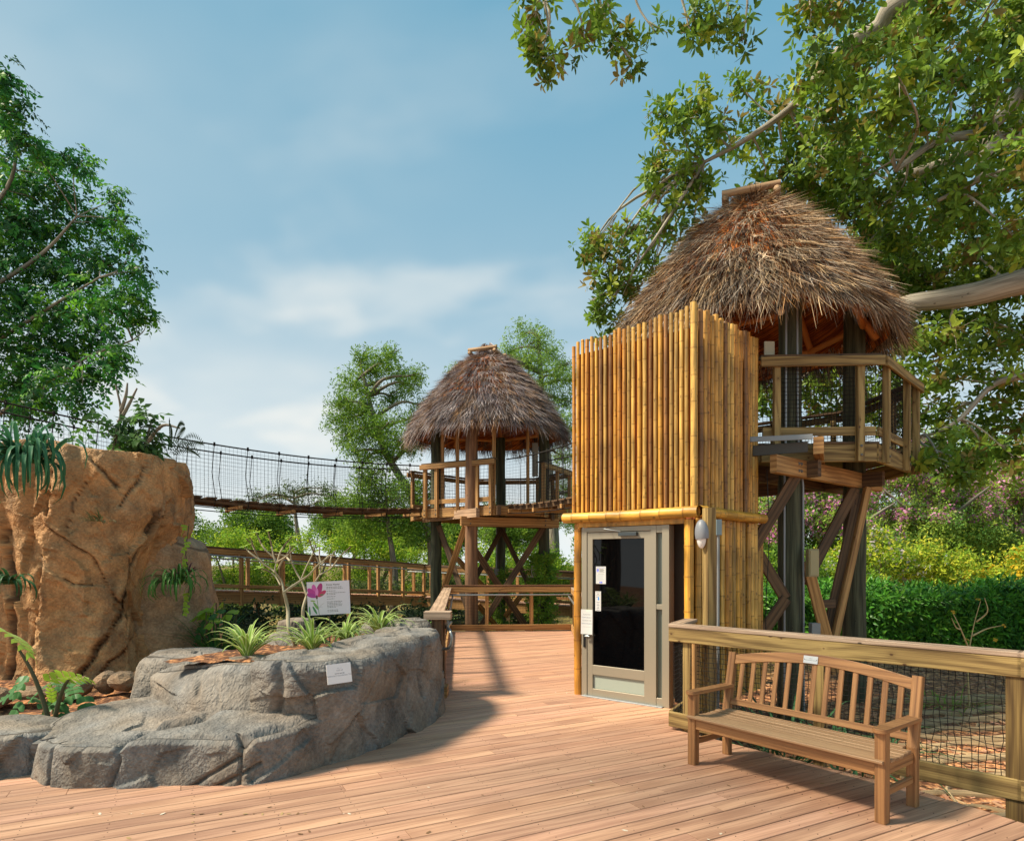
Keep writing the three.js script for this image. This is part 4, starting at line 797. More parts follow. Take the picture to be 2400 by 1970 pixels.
{ // the grey planter rock in front
  const o = thing('rock_planter', 'long grey sculpted rock planter curving along the deck edge', 'planter', V(-2.3, 0, -5.8));
  const grain = (x, y, z) => 0.06 * fbm(x * 1.6, y * 1.4, z * 1.6, 2) + 0.11 * facets(x + 0.08 * fbm(x * 4, y * 4, z * 4, 2), y, z, 0.55, 11) + 0.05 * facets(x, y + 2, z, 0.2, 15) + 0.005 * fbm(x * 20, y * 18, z * 20, 3);
  const flute = (x, y, z) => grain(x, y, z) + 0.05 * Math.abs(fbm(x * 3.4 + z * 2, y * 0.5, z * 3.4, 3));
  const paint = (x, y, z) => {
    const r = fbm(x * 1.8, y * 1.6, z * 1.8, 4), s = step(0.12, 0.42, fbm(x * 2.3 + z, y * 0.6 + 4, z * 2.3, 4)) * clamp(0.6 + 0.8 * fbm(x * 16, y * 12, z * 16, 3)), w = step(0.0, 0.4, fbm(x * 1.1 + 8, y, z * 1.1, 3));
    return lerp3(lerp3([0.325 + 0.055 * r, 0.312 + 0.05 * r, 0.29 + 0.045 * r], [0.34, 0.275, 0.22], w * 0.4), [0.11, 0.1, 0.09], s * 0.55);
  };
  const cr = (list, w, k) => (x, y, z) => { let g = 0; for (const l of list) { const wx = x + 0.02 * fbm(x * 7, y * 7, z, 2), d = segDist(wx, y, l); if (d < w * 3) g = Math.max(g, Math.exp(-((d / w) ** 2)) * k); } return g; };
  const rock = (name, k) => put(o, name, mesh(rockGeo({ base: -0.02, bump: grain, color: paint, ...k }), rockMat));
  rock('rock_slab', { // the low ledge
    outline: [[-3.95, -5.15], [-3.72, -4.92], [-3.5, -4.83], [-3.1, -4.79], [-2.6, -4.83], [-2.0, -4.9], [-1.68, -5.18], [-1.55, -5.5], [-1.9, -5.9], [-2.6, -6.0], [-3.3, -6.15], [-3.75, -6.05], [-4.0, -5.6]], n: 420, rows: 46, caps: 60,
    top: (x, z) => 0.3 + 0.16 * step(-4.85, -5.8, z) + 0.05 * fbm(x * 1.3, z * 1.3, 6, 3) - 0.07 * Math.exp(-((segDist(x, z, [[-3.02, -4.8], [-2.95, -5.1], [-2.6, -5.25], [-2.55, -5.42]]) / 0.05) ** 2)) - 0.05 * step(0.02, -0.02, x + 2.95 + 0.4 * (z + 5.1)) - 0.08 * Math.exp(-((segDist(x, z, [[-2.1, -4.85], [-1.98, -5.05], [-1.75, -5.2]]) / 0.04) ** 2)) + 0.03 * step(-0.02, 0.02, z + 5.34 + 0.3 * (x + 2.6)),
    profile: (x, z, k) => 0.03 - 0.05 * k, crack: cr([[[-3.05, 0.36], [-3.0, 0.2], [-3.08, -0.05]], [[-3.62, 0.4], [-3.58, 0.2], [-3.56, -0.05]], [[-2.05, 0.36], [-2.1, 0.22], [-2.1, -0.05]], [[-2.12, 0.2], [-2.35, 0.06], [-2.6, -0.1]], [[-1.95, 0.14], [-2.3, -0.02]]], 0.012, 0.045),
  });
  rock('rock_shoulder', { // the sloping face behind the ledge
    bump: (x, y, z) => 0.6 * grain(x + 3.3, y, z + 1.7), outline: [[-3.62, -6.1], [-3.3, -5.8], [-2.9, -5.5], [-2.5, -5.38], [-2.05, -5.42], [-1.9, -5.9], [-2.2, -6.25], [-2.6, -6.3], [-3.2, -6.5], [-3.5, -6.5]], n: 300, rows: 60, caps: 36, base: 0.1,
    top: (x, z) => mix(0.66, 0.83, step(-3.5, -2.6, x)) + 0.03 * noise(x * 2.5, z * 2.5) - 0.02, profile: (x, z, k) => 0.1 - 0.3 * k + 0.05 * Math.sin(k * 6 + x * 3), crack: cr([[[-2.9, 0.8], [-2.75, 0.55]]], 0.02, 0.03),
  });
  rock('rock_block', { // the tall right-hand end
    outline: [[-2.2, -5.42], [-1.95, -5.32], [-1.62, -5.38], [-1.42, -5.62], [-1.18, -6.15], [-1.0, -6.62], [-0.88, -7.1], [-0.93, -7.65], [-1.25, -7.85], [-1.42, -7.4], [-1.55, -6.9], [-1.78, -6.35], [-2.05, -5.95], [-2.25, -5.75]], n: 460, rows: 100, caps: 36, tension: 0.35,
    top: (x, z) => 0.845 + 0.06 * step(-5.6, -7.0, z) + 0.05 * fbm(x * 2.2, z * 2.2, 4, 3) + 0.03 * step(-0.02, 0.02, fbm(x * 1.5 + 5, z * 1.5, 3, 2)), profile: (x, z, k) => 0.07 * (1 - k) - 0.02 * Math.sin(k * 5) + 0.02, bump: flute,
    crack: (x, y, z) => { const s = z; let g = 0; for (const [l, w, k] of [[[[-5.42, 0.02], [-5.5, 0.2], [-5.75, 0.5], [-5.9, 0.8]], 0.008, 0.02], [[[-6.7, 0.88], [-6.6, 0.6], [-6.68, 0.3]], 0.03, 0.05], [[[-6.3, 0.9], [-6.4, 0.5], [-6.35, 0.2]], 0.02, 0.03]]) { const d = segDist(s, y, l); if (x > -1.75 && d < w * 3) g = Math.max(g, Math.exp(-((d / w) ** 2)) * k); } const d = segDist(x, y, [[-1.98, 0.9], [-1.93, 0.65], [-1.99, 0.45], [-1.95, 0.3]]); if (z > -5.6) g = Math.max(g, Math.exp(-((d / 0.035) ** 2)) * 0.08); return g; },
  });
  rock('rock_ledge', { outline: [[-4.9, -5.2], [-4.5, -4.98], [-4.1, -5.0], [-3.86, -5.1], [-3.8, -5.5], [-4.2, -5.8], [-4.8, -5.7]], n: 160, rows: 30, caps: 16, top: (x, z) => 0.3 + 0.04 * fbm(x * 2, z * 2, 1, 3), profile: (x, z, k) => 0.03 - 0.03 * k });
  rock('rear_stone', { outline: [[-2.75, -6.9], [-2.45, -6.75], [-2.15, -6.85], [-2.05, -7.2], [-2.4, -7.45], [-2.8, -7.3]], n: 160, rows: 40, caps: 20, base: 0.5, top: (x, z) => 1.07 - 0.9 * ((x + 2.42) ** 2 + (z + 7.1) ** 2), profile: (x, z, k) => 0.05 - 0.16 * k * k });
  rock('rear_stone', { outline: [[-1.9, -7.9], [-1.5, -7.75], [-1.1, -7.8], [-0.98, -8.0], [-1.3, -8.3], [-1.8, -8.3]], n: 140, rows: 36, caps: 16, base: 0.0, top: (x, z) => 0.96 + 0.04 * noise(x * 3, z * 3), profile: (x, z, k) => 0.05 - 0.1 * k * k });
  rock('rear_stone', { outline: [[-3.9, -6.4], [-3.3, -6.35], [-2.9, -6.5], [-2.8, -7], [-3.2, -7.3], [-3.9, -7.2]], n: 160, rows: 36, caps: 16, base: 0.0, top: (x, z) => 0.72 + 0.06 * fbm(x * 2, z * 2, 1, 3), profile: (x, z, k) => 0.05 - 0.14 * k * k });
  // the bed of bark inside
  const p = [], uv = [], idx = [], nx = 46, nz = 44;
  for (let j = 0; j <= nz; j++) for (let i = 0; i <= nx; i++) { const x = -3.15 + i * 0.045, z = -5.7 - j * 0.055, inx = mix(-3.2, -2.1, j / nz); p.push(Math.max(inx + i * 0.012, Math.min(x, -1.25 - 0.55 * clamp((z + 7.6) / 1.7))), 0.815 + 0.02 * fbm(x * 4, z * 4, 2, 3) + 0.01 * noise(x * 20, z * 20), z); uv.push(x, z); if (i && j) { const a = (j - 1) * (nx + 1) + i - 1, b = a + nx + 1; idx.push(a, a + 1, b, a + 1, b + 1, b); } }
  const gm = scene.getObjectByName('ground').material.clone(); gm.vertexColors = false; gm.color.setRGB(0.62, 0.6, 0.56);
  put(o, 'bark_mulch', mesh(buffer(p, uv, idx), gm)).userData.kind = 'stuff';
  // the planting bed between ledge and cliff
  const q = [], quv = [], qi = [];
  for (let j = 0; j <= 40; j++) for (let i = 0; i <= 60; i++) { const x = -8 + i * 0.09, z = -5.3 - j * 0.09; q.push(x, 0.16 + 0.1 * fbm(x * 1.6, z * 1.6, 5, 3) + 0.03 * fbm(x * 9, z * 9, 5, 2) + 0.1 * step(-6.4, -8, z), z); quv.push(x, z); if (i && j) { const a = (j - 1) * 61 + i - 1, b = a + 61; qi.push(a, a + 1, b, a + 1, b + 1, b); } }
  setting('planting_bed', mesh(buffer(q, quv, qi), gm), 'brown soil bed between the grey planter rock and the cliff');
  const edge = thing('edging_stones', 'row of brown edging stones at the foot of the cliff', 'stones', V(-4.6, 0.2, -6.7));
  const R = rng(44);
  for (let i = 0; i < 11; i++) {
    const g = new THREE.IcosahedronGeometry(1, 2), ps = g.attributes.position, s = V(between(R, 0.12, 0.24), between(R, 0.07, 0.14), between(R, 0.1, 0.16)), sd = R() * 50, cl = [];
    for (let k = 0; k < ps.count; k++) { const v = V(ps.getX(k), ps.getY(k), ps.getZ(k)), f = 1 + 0.3 * fbm(v.x * 1.6 + sd, v.y * 1.6, v.z * 1.6, 3); ps.setXYZ(k, v.x * f * s.x, v.y * f * s.y, v.z * f * s.z); cl.push(0.42, 0.29, 0.18); }
    g.setAttribute('color', new THREE.Float32BufferAttribute(cl, 3)); g.computeVertexNormals();
    const m = mesh(g, rockMat), t = i / 10; m.position.set(mix(-5.6, -3.5, t) + (R() - 0.5) * 0.1, 0.26 + 0.2 * t, mix(-6.7, -7.3, t) + (R() - 0.5) * 0.2); m.rotation.y = R() * 6; put(edge, 'stone', m);
  }
}
const figMasses = [[0.34, 9.65, -9.2, 0.37], [0.19, 9.33, -9.2, 0.25], [0.62, 8.96, -9.2, 0.28], [0.37, 8.93, -9.2, 0.19], [1.27, 9.75, -9.4, 0.38], [1.07, 9.42, -9.3, 0.22], [1.6, 9.45, -9.5, 0.29], [1.8, 9.2, -9.5, 0.22], [2.21, 9.73, -9.6, 0.19], [2.85, 9.93, -9.6, 0.36], [3.37, 9.89, -9.6, 0.36], [3.5, 9.6, -9.6, 0.18], [2.72, 9.67, -9.6, 0.19], [2.68, 9.92, -11.5, 0.31], [3.11, 9.68, -11.5, 0.39], [3.53, 10.22, -11.6, 0.35], [3.84, 9.68, -11.6, 0.39], [4.31, 10.53, -11.8, 0.32], [2.8, 9.22, -11.5, 0.39], [3.29, 9.05, -11.6, 0.39], [2.69, 8.72, -11.7, 0.36], [3.11, 8.54, -11.8, 0.44], [3.59, 8.78, -11.8, 0.36], [2.81, 8.11, -11.9, 0.4], [3.41, 8, -12, 0.41], [2.27, 7.84, -12, 0.41], [1.62, 7.84, -12, 0.36], [1.38, 7.52, -12, 0.32], [1.86, 7.36, -12, 0.41], [1.7, 7.03, -12, 0.32], [2.19, 6.87, -12, 0.36], [1.73, 6.46, -12.2, 0.29], [1.98, 6.21, -12.2, 0.29], [1.57, 6.62, -12.2, 0.21], [2.7, 7.4, -12.1, 0.49], [4.58, 9.77, -12.1, 0.49], [5.07, 10.28, -11.9, 0.48], [5.51, 9.71, -12, 0.57], [4.91, 9.04, -12.1, 0.49], [5.61, 8.93, -12.2, 0.58], [6.28, 8.72, -12.4, 0.5], [4.53, 10.01, -9.44, 0.46], [4.94, 9.82, -9.22, 0.45], [6.97, 11.49, -11.28, 0.55], [6.27, 10.02, -9.4, 0.46], [6.58, 9.92, -9.27, 0.45], [8.95, 11.49, -11.3, 0.55], [9.07, 11.38, -10.96, 0.53], [5.26, 10.17, -10.49, 0.51], [6, 10.82, -11.18, 0.54], [6.46, 10.51, -10.61, 0.52], [6.57, 9.81, -10.08, 0.49], [8.07, 10.9, -11.14, 0.54], [8.81, 10.78, -11.25, 0.55], [9.29, 10.82, -11.09, 0.54], [5.11, 9.76, -10.42, 0.51], [5.4, 9.18, -9.62, 0.47], [5.47, 8.57, -8.93, 0.43], [6.81, 9.56, -10.24, 0.5], [8.19, 10.49, -11.49, 0.56], [7.34, 8.9, -9.35, 0.45], [8.26, 9.2, -9.76, 0.47], [5.23, 9.1, -10.31, 0.5], [7.08, 10.79, -13.08, 0.64], [5.69, 8.46, -9.44, 0.46], [6.53, 8.71, -10.04, 0.49], [8.28, 9.51, -11.22, 0.55], [8.7, 9.81, -11.39, 0.55], [9.66, 9.77, -11.41, 0.55], [5.64, 8.92, -11.35, 0.55], [6.78, 9.84, -12.55, 0.61], [7.74, 9.8, -12.41, 0.6], [8.38, 9.86, -12.8, 0.62], [6.8, 7.75, -9.58, 0.47], [7.66, 8.29, -9.94, 0.48], [7.4, 7.44, -8.95, 0.44], [6.05, 9.17, -12.67, 0.62], [6.18, 8.47, -11.49, 0.56], [6.59, 7.94, -10.89, 0.53], [8.17, 9.07, -12.44, 0.61], [7.1, 7.43, -9.94, 0.48], [8.62, 8.39, -11.04, 0.54], [7.87, 7.39, -9.49, 0.46], [7.02, 8.48, -12.46, 0.61], [6.9, 7.53, -11.31, 0.55], [9.01, 8.69, -13.27, 0.65], [7.81, 7.6, -10.81, 0.53], [7.43, 6.56, -9.37, 0.46], [9.4, 7.65, -11.3, 0.55], [7.21, 7.72, -12.98, 0.63], [8.24, 8.17, -13.42, 0.65], [7.94, 7.29, -12.2, 0.59], [8.3, 7.29, -11.4, 0.55], [9.36, 7.29, -12.2, 0.6], [8.72, 6.85, -10.6, 0.52], [8.08, 7.46, -12.81, 0.54], [8.16, 7.11, -12.2, 0.51], [9.08, 7.26, -12.44, 0.52], [9.8, 7.13, -12.2, 0.51], [10.58, 7.22, -12.41, 0.52], [7.68, 6.78, -12.2, 0.51], [8.36, 6.44, -12.2, 0.51], [9.02, 6.47, -12.2, 0.51], [10.61, 6.75, -12.2, 0.51], [7.02, 5.55, -11.01, 0.46], [7.51, 5.52, -10.7, 0.45], [8.72, 5.65, -11.53, 0.48], [10.28, 6.24, -12.69, 0.53], [9.79, 5.51, -11.5, 0.48], [6.7, 4.66, -10.86, 0.45], [8.1, 5.14, -11.81, 0.49], [8.41, 5.09, -11.21, 0.47], [9.33, 4.94, -11.66, 0.49], [7.93, 4.59, -12.39, 0.52], [8.27, 4.36, -11.98, 0.5], [9.67, 4.62, -12.77, 0.53], [9.75, 4.32, -11.99, 0.5], [9.59, 4.18, -11.34, 0.48], [7.26, 3.69, -10.77, 0.45], [8.32, 3.49, -11.37, 0.48], [8.47, 3.47, -10.64, 0.45], [10.56, 3.9, -12.1, 0.51], [6.61, 2.97, -9.5, 0.29], [6.29, 3.23, -9.5, 0.29], [6.8, 3.23, -9.5, 0.29], [5.29, 8.56, -13.24, 0.49], [6.56, 8.99, -14.69, 0.55], [7.91, 9.17, -14.92, 0.55], [7.98, 8.87, -14.09, 0.52], [5.94, 8.15, -14.57, 0.54], [6.88, 8.46, -14.37, 0.53], [7.53, 8.13, -14.31, 0.53], [8.76, 8.6, -14.87, 0.55], [5.96, 7.63, -14.81, 0.55], [6.4, 7.28, -13.61, 0.51], [7.71, 7.68, -14.99, 0.56], [8.23, 7.36, -13.92, 0.52], [5.8, 6.67, -13.94, 0.52], [6.33, 6.8, -14.17, 0.53], [7.3, 6.49, -13.86, 0.51], [7.99, 6.35, -13.48, 0.5], [5.85, 5.88, -14.98, 0.56], [6.56, 5.72, -13.76, 0.51], [6.89, 5.83, -13.6, 0.51], [8.65, 5.82, -14.6, 0.54], [5.41, 5.14, -13.74, 0.51], [6.99, 5.39, -14.62, 0.54], [7.86, 5.28, -14.93, 0.55], [7.68, 4.94, -13.48, 0.5]];
const leftMasses = [[-11.09, 12.11, -13.79, 0.46], [-10.84, 11.41, -13.6, 0.46], [-11.62, 11.53, -14.45, 0.46], [-10.68, 10.85, -13.87, 0.41], [-11.05, 12.21, -13.68, 0.3], [-12.25, 12.24, -16.48, 0.51], [-9.9, 10.8, -14.37, 0.41], [-10.82, 11.72, -16.17, 0.25], [-12.02, 11.05, -15.61, 0.71], [-11.13, 10.89, -15.69, 0.61], [-12.12, 10.03, -15.47, 0.81], [-11.72, 10.29, -16.36, 0.81], [-10.58, 10.39, -16.14, 0.51], [-9.84, 10.66, -15.66, 0.35], [-9.33, 9.87, -15.18, 0.3], [-12, 9.04, -15.58, 0.81], [-11.01, 8.87, -15.67, 0.81], [-9.73, 8.84, -15.16, 0.61], [-9.02, 9.27, -15.01, 0.35], [-8.3, 8.09, -13.96, 0.35], [-12.35, 8.17, -16.03, 0.81], [-10.51, 7.53, -14.95, 0.81], [-8.8, 7.23, -13.7, 0.61], [-8.33, 7.54, -14, 0.35], [-9.32, 8.75, -16.12, 0.2], [-8.29, 7.26, -14.27, 0.3], [-11.3, 6.63, -14.67, 0.81], [-11.03, 6.81, -15.55, 0.71], [-10.54, 7.32, -16.08, 0.56], [-9, 6.47, -14.49, 0.35], [-8.72, 7.32, -14.66, 0.25], [-11.38, 5.86, -14.77, 0.71], [-9.73, 5.53, -13.58, 0.56], [-10.79, 6.46, -16.13, 0.46], [-8.7, 5.89, -13.56, 0.41], [-12.95, 5.76, -16.38, 0.61], [-10.37, 5.16, -13.96, 0.41], [-9.53, 5.17, -13.97, 0.3], [-13.66, 11.64, -16.05, 0.91], [-13.81, 9.97, -15.97, 1.11], [-12.28, 7.62, -14.2, 1.11], [-13.11, 6.48, -15.16, 1.11], [-13.62, 10.14, -14.93, 1.22], [-14.39, 8.86, -15.66, 1.22]];
const limbA = [[8.22, 10.55, -9.5], [6.76, 10.81, -10], [6.25, 10.84, -10.4], [6.16, 10.69, -10.6], [5.79, 10.59, -10.8], [5.51, 10.39, -11], [5.3, 10.16, -11.2], [5, 9.88, -11.4], [4.19, 9.4, -11.6], [3.56, 9.11, -11.7]];
const limbB = [[9.1, 9.96, -10.2], [8.27, 9.36, -10.2], [7.97, 8.97, -10.2], [7.58, 8.65, -10.2], [6.89, 8.51, -10.2], [6.2, 8.03, -10.2]];
const limbC = [[8.61, 8.11, -9.8], [7.57, 8.23, -9.8], [7.29, 7.91, -9.8], [7.36, 7.75, -9.8], [7.11, 7.57, -9.8], [6.62, 7.32, -9.8]];
const limbD = [[9.08, 8.92, -10.5], [8.4, 9.04, -11], [7.98, 9.05, -11.6], [7.45, 9.02, -12.2], [7.37, 8.4, -12.4], [6.9, 7.81, -12.6], [6.68, 7.47, -13]];
const limbE = [[9.59, 6.28, -10], [8.43, 6.32, -10.4], [7.74, 6.2, -10.6], [7.3, 6.19, -10.8], [6.78, 6.17, -11], [6.27, 5.91, -11.6]];
const limbF = [[9.66, 5.1, -11], [8.92, 4.95, -11], [8.4, 4.8, -11], [7.73, 4.14, -11], [7.06, 3.84, -11]];
const bareStems = [[[-2.23, 0.85, -6.5], [-2.29, 1.03, -6.5], [-2.33, 1.23, -6.5], [-2.35, 1.4, -6.5]], [[-2.35, 1.4, -6.5], [-2.39, 1.51, -6.5], [-2.43, 1.62, -6.5], [-2.43, 1.7, -6.5]], [[-2.35, 1.4, -6.5], [-2.27, 1.46, -6.5], [-2.19, 1.52, -6.5], [-2.1, 1.58, -6.5], [-1.99, 1.69, -6.5], [-1.89, 1.77, -6.5]], [[-2.42, 1.47, -6.6], [-2.51, 1.58, -6.6], [-2.61, 1.65, -6.6]], [[-2.43, 1.6, -6.5], [-2.49, 1.64, -6.5], [-2.58, 1.72, -6.5], [-2.63, 1.8, -6.5], [-2.68, 1.96, -6.5]], [[-2.56, 1.72, -6.45], [-2.67, 1.81, -6.45], [-2.74, 1.87, -6.45]], [[-2.67, 1.8, -6.6], [-2.73, 1.87, -6.6], [-2.78, 1.96, -6.6]], [[-2.43, 1.7, -6.5], [-2.45, 1.77, -6.5], [-2.47, 1.89, -6.5], [-2.5, 2.03, -6.5]], [[-2.47, 1.74, -6.6], [-2.58, 1.86, -6.6], [-2.68, 2.02, -6.6]], [[-2.44, 1.7, -6.55], [-2.39, 1.83, -6.55], [-2.29, 1.98, -6.55]], [[-2.37, 1.72, -6.4], [-2.28, 1.77, -6.4], [-2.19, 1.85, -6.4]], [[-2.48, 1.64, -6.7], [-2.43, 1.72, -6.7], [-2.34, 1.89, -6.7]], [[-2.41, 0.99, -7.3], [-2.4, 1.17, -7.3], [-2.38, 1.33, -7.3]], [[-2.38, 1.33, -7.3], [-2.44, 1.48, -7.3], [-2.51, 1.59, -7.3], [-2.56, 1.72, -7.3], [-2.57, 1.91, -7.3]], [[-2.53, 1.72, -7.2], [-2.61, 1.78, -7.2], [-2.68, 1.8, -7.2]], [[-2.48, 1.49, -7.4], [-2.41, 1.65, -7.4], [-2.32, 1.83, -7.4], [-2.29, 1.92, -7.4]], [[-2.18, 1.5, -7], [-2.13, 1.59, -7], [-2.14, 1.7, -7], [-2.2, 1.84, -7], [-2.23, 1.96, -7]], [[-2.35, 1.33, -7.2], [-2.28, 1.44, -7.2], [-2.19, 1.57, -7.2]], [[-2.13, 1.57, -7], [-2.01, 1.65, -7], [-1.9, 1.77, -7], [-1.78, 1.89, -7]], [[-2.04, 1.65, -7.1], [-2.03, 1.75, -7.1], [-2, 1.84, -7.1]], [[-2.15, 1.7, -7.1], [-2.17, 1.78, -7.1], [-2.17, 1.88, -7.1]], [[-2.14, 1.64, -7], [-2.05, 1.78, -7], [-1.94, 1.78, -7]]];
const tallMasses = [[-6.59, 7.89, -24.37, 0.51], [-6.41, 8.91, -25.65, 0.76], [-7.03, 7.6, -25.99, 0.68], [-6.01, 7.82, -25.41, 0.93], [-5.59, 9.49, -25.84, 0.68], [-6.12, 10.02, -25.87, 0.51], [-5.02, 9.5, -24.76, 0.51], [-4.95, 10.14, -25.7, 0.42], [-6.59, 6.84, -25.67, 0.76], [-5.61, 6.91, -25.17, 0.84], [-4.91, 6.87, -24.21, 0.68], [-4.09, 8.8, -25.24, 0.51], [-4.54, 9.31, -25.82, 0.47], [-3.74, 8.95, -24.61, 0.42], [-3.67, 7.96, -25.29, 0.42], [-4.88, 8.43, -25.79, 0.59], [-4.09, 7.42, -25.2, 0.51], [-4.23, 6.19, -24.07, 0.59], [-5.12, 6.07, -25.26, 0.59], [-6.13, 5.94, -24.51, 0.47], [-5.91, 5.89, -25.72, 0.41], [-4.11, 6.25, -25.32, 0.47], [-3.49, 6.46, -24.61, 0.42]];
const lowMasses = [[-5.19, 4.48, -24.79, 0.97], [-5.9, 3.93, -24.25, 0.81], [-4, 4.2, -23.68, 0.81], [-5, 3.3, -24.67, 0.97], [-6.2, 3.14, -24.78, 0.81], [-3.85, 3.14, -24.79, 0.81], [-3.35, 4.48, -24.77, 0.65], [-5.59, 4.92, -24.32, 0.65]];
const rightMasses = [[0.58, 12.06, -28.6, 0.66], [0, 11.19, -28.31, 0.66], [1.14, 11.49, -28.08, 0.66], [1.79, 11.37, -29.46, 0.66], [0.74, 10.38, -27.56, 0.85], [1.81, 9.58, -26.74, 0.66], [0, 10.33, -28.64, 0.57], [2.27, 10.33, -27.99, 0.47], [1.33, 9.23, -28.14, 0.85], [2.29, 8.89, -28.29, 0.66], [2.58, 9.55, -27.25, 0.57], [0.55, 8.95, -27.1, 0.76], [1.81, 7.59, -26.71, 0.76], [2.73, 7.66, -28.84, 0.66], [2.37, 6.56, -29.23, 0.66], [-2.32, 10.12, -28.59, 0.47], [-2.54, 9.79, -26.85, 0.34], [2.59, 5, -29.44, 0.76], [2.74, 3.58, -28.98, 0.76]];
const thinMasses = [[-12.88, 5.05, -34.03, 0.64], [-11.42, 5.34, -32.5, 0.64], [-11.36, 5.63, -35.03, 0.64], [-10.22, 5.67, -34.37, 0.6], [-11.61, 4.85, -34.37, 0.51], [-13.2, 4.91, -32.55, 0.55], [-14.77, 4.77, -34.7, 0.46], [-10.13, 4.69, -32.6, 0.46], [-9.63, 5.16, -33.93, 0.41]];

// ---------- leaves ----------
const P3 = a => V(a[0], a[1], a[2]);
function leafMat(trans = 0.35, coat = 0.5, rough = 0.95) { return new THREE.MeshPhysicalMaterial({ color: 0xffffff, roughness: rough, transmission: trans, thickness: 0, clearcoat: coat, clearcoatRoughness: 0.35, specularIntensity: 0.25, side: THREE.DoubleSide }); }
const glossLeaf = leafMat(0.4, 0.28), softLeaf = leafMat(0.45, 0.04), strapLeaf = leafMat(0.3, 0.2); strapLeaf.vertexColors = true;
function leafInto(p, idx, base, dir, nrm, len, wid, fold = 0.25, droop = 0.15) {
  const s = dir.clone().cross(nrm).normalize(), n = s.clone().cross(dir).normalize(), b = p.length / 3, at = (t, w, h) => { const q = base.clone().addScaledVector(dir, t * len).addScaledVector(s, w).addScaledVector(n, h); p.push(q.x, q.y, q.z); };
  at(0, 0, 0); at(0.45, -wid / 2, fold * wid * 0.5); at(0.45, 0, 0); at(0.45, wid / 2, fold * wid * 0.5); at(1, 0, -droop * len);
  idx.push(b, b + 2, b + 1, b, b + 3, b + 2, b + 1, b + 2, b + 4, b + 2, b + 3, b + 4);
}
const ball = R => { const u = R() * 2 - 1, a = R() * 6.2832, s = Math.sqrt(1 - u * u); return V(s * Math.cos(a), u, s * Math.sin(a)); };
function roundLeafInto(p, idx, base, dir, nrm, len, wid, fold = 0.22, droop = 0.12) {   // an oval leaf with a folded midrib
  const s = dir.clone().cross(nrm).normalize(), n = s.clone().cross(dir).normalize(), b = p.length / 3;
  const at = (t, w, h) => { const q = base.clone().addScaledVector(dir, t * len).addScaledVector(s, w).addScaledVector(n, h - droop * len * t * t); p.push(q.x, q.y, q.z); };
  at(0, 0, 0); for (const [t, w] of [[0.22, 0.72], [0.52, 1], [0.82, 0.66]]) { at(t, -wid / 2 * w, fold * wid * 0.5 * w); at(t, 0, 0); at(t, wid / 2 * w, fold * wid * 0.5 * w); } at(1, 0, 0);
  idx.push(b, b + 2, b + 1, b, b + 3, b + 2); for (const k of [1, 4]) idx.push(b + k, b + k + 1, b + k + 3, b + k + 1, b + k + 4, b + k + 3, b + k + 1, b + k + 2, b + k + 4, b + k + 2, b + k + 5, b + k + 4); idx.push(b + 7, b + 8, b + 10, b + 8, b + 9, b + 10);
}
function rosette(seed, n, len, wid, spread, put = leafInto) {               // leaves whorled round a shoot tip that points along +y
  const R = rng(seed), p = [], idx = [];
  for (let i = 0; i < n; i++) { const a = i * 2.4 + R() * 0.5, e = mix(-0.35, 1.1, i / n) + (R() - 0.5) * spread, d = V(Math.cos(a) * Math.cos(e), Math.sin(e), Math.sin(a) * Math.cos(e)), q = V(-Math.cos(a) * Math.sin(e), Math.cos(e), -Math.sin(a) * Math.sin(e)); put(p, idx, V(0, (i / n - 0.5) * 0.1, 0).addScaledVector(d, 0.02), d, q.addScaledVector(ball(R), 0.35).normalize(), len * between(R, 0.7, 1.15), wid * between(R, 0.8, 1.15)); }
  return buffer(p, null, idx);
}
function spray(seed, n, len, wid, L) {                      // leaves along a thin drooping shoot
  const R = rng(seed), p = [], idx = [];
  for (let i = 0; i < n; i++) { const t = i / n, c = V(0, -t * t * L * 0.25, t * L), a = (i % 2 ? 1 : -1) * between(R, 0.6, 1.3), d = V(Math.sin(a), between(R, -0.9, 0.15), Math.cos(a)).normalize(); leafInto(p, idx, c, d, V((R() - 0.5) * 0.9, 1, (R() - 0.5) * 0.9).normalize(), len * between(R, 0.7, 1.15), wid); }
  return buffer(p, null, idx);
}
function puffGeo(seed, n, len, wid, rad) { const R = rng(seed), p = [], idx = []; for (let i = 0; i < n; i++) { const c = ball(R).multiplyScalar(rad * Math.cbrt(R())); leafInto(p, idx, c, ball(R).add(V(0, -0.15, 0)).normalize(), ball(R), len * between(R, 0.6, 1.2), wid * between(R, 0.8, 1.2)); } return buffer(p, null, idx); }
const G = {
  fig: [1, 2, 3].map(i => rosette(i * 7, 9, 0.165, 0.066, 0.9, roundLeafInto)),
  droop: [4, 5, 6].map(i => spray(i * 7, 9, 0.14, 0.062, 0.34)),
  fine: [7, 8].map(i => puffGeo(i * 7, 16, 0.13, 0.05, 0.24)),
  long: [9, 10].map(i => puffGeo(i * 7, 14, 0.16, 0.04, 0.22)),
  hedge: [11, 12].map(i => rosette(i * 7, 9, 0.13, 0.042, 0.9)),
  far: [13, 14].map(i => puffGeo(i * 7, 14, 0.26, 0.12, 0.45)),
  bloom: [puffGeo(15, 12, 0.12, 0.11, 0.26)],
};
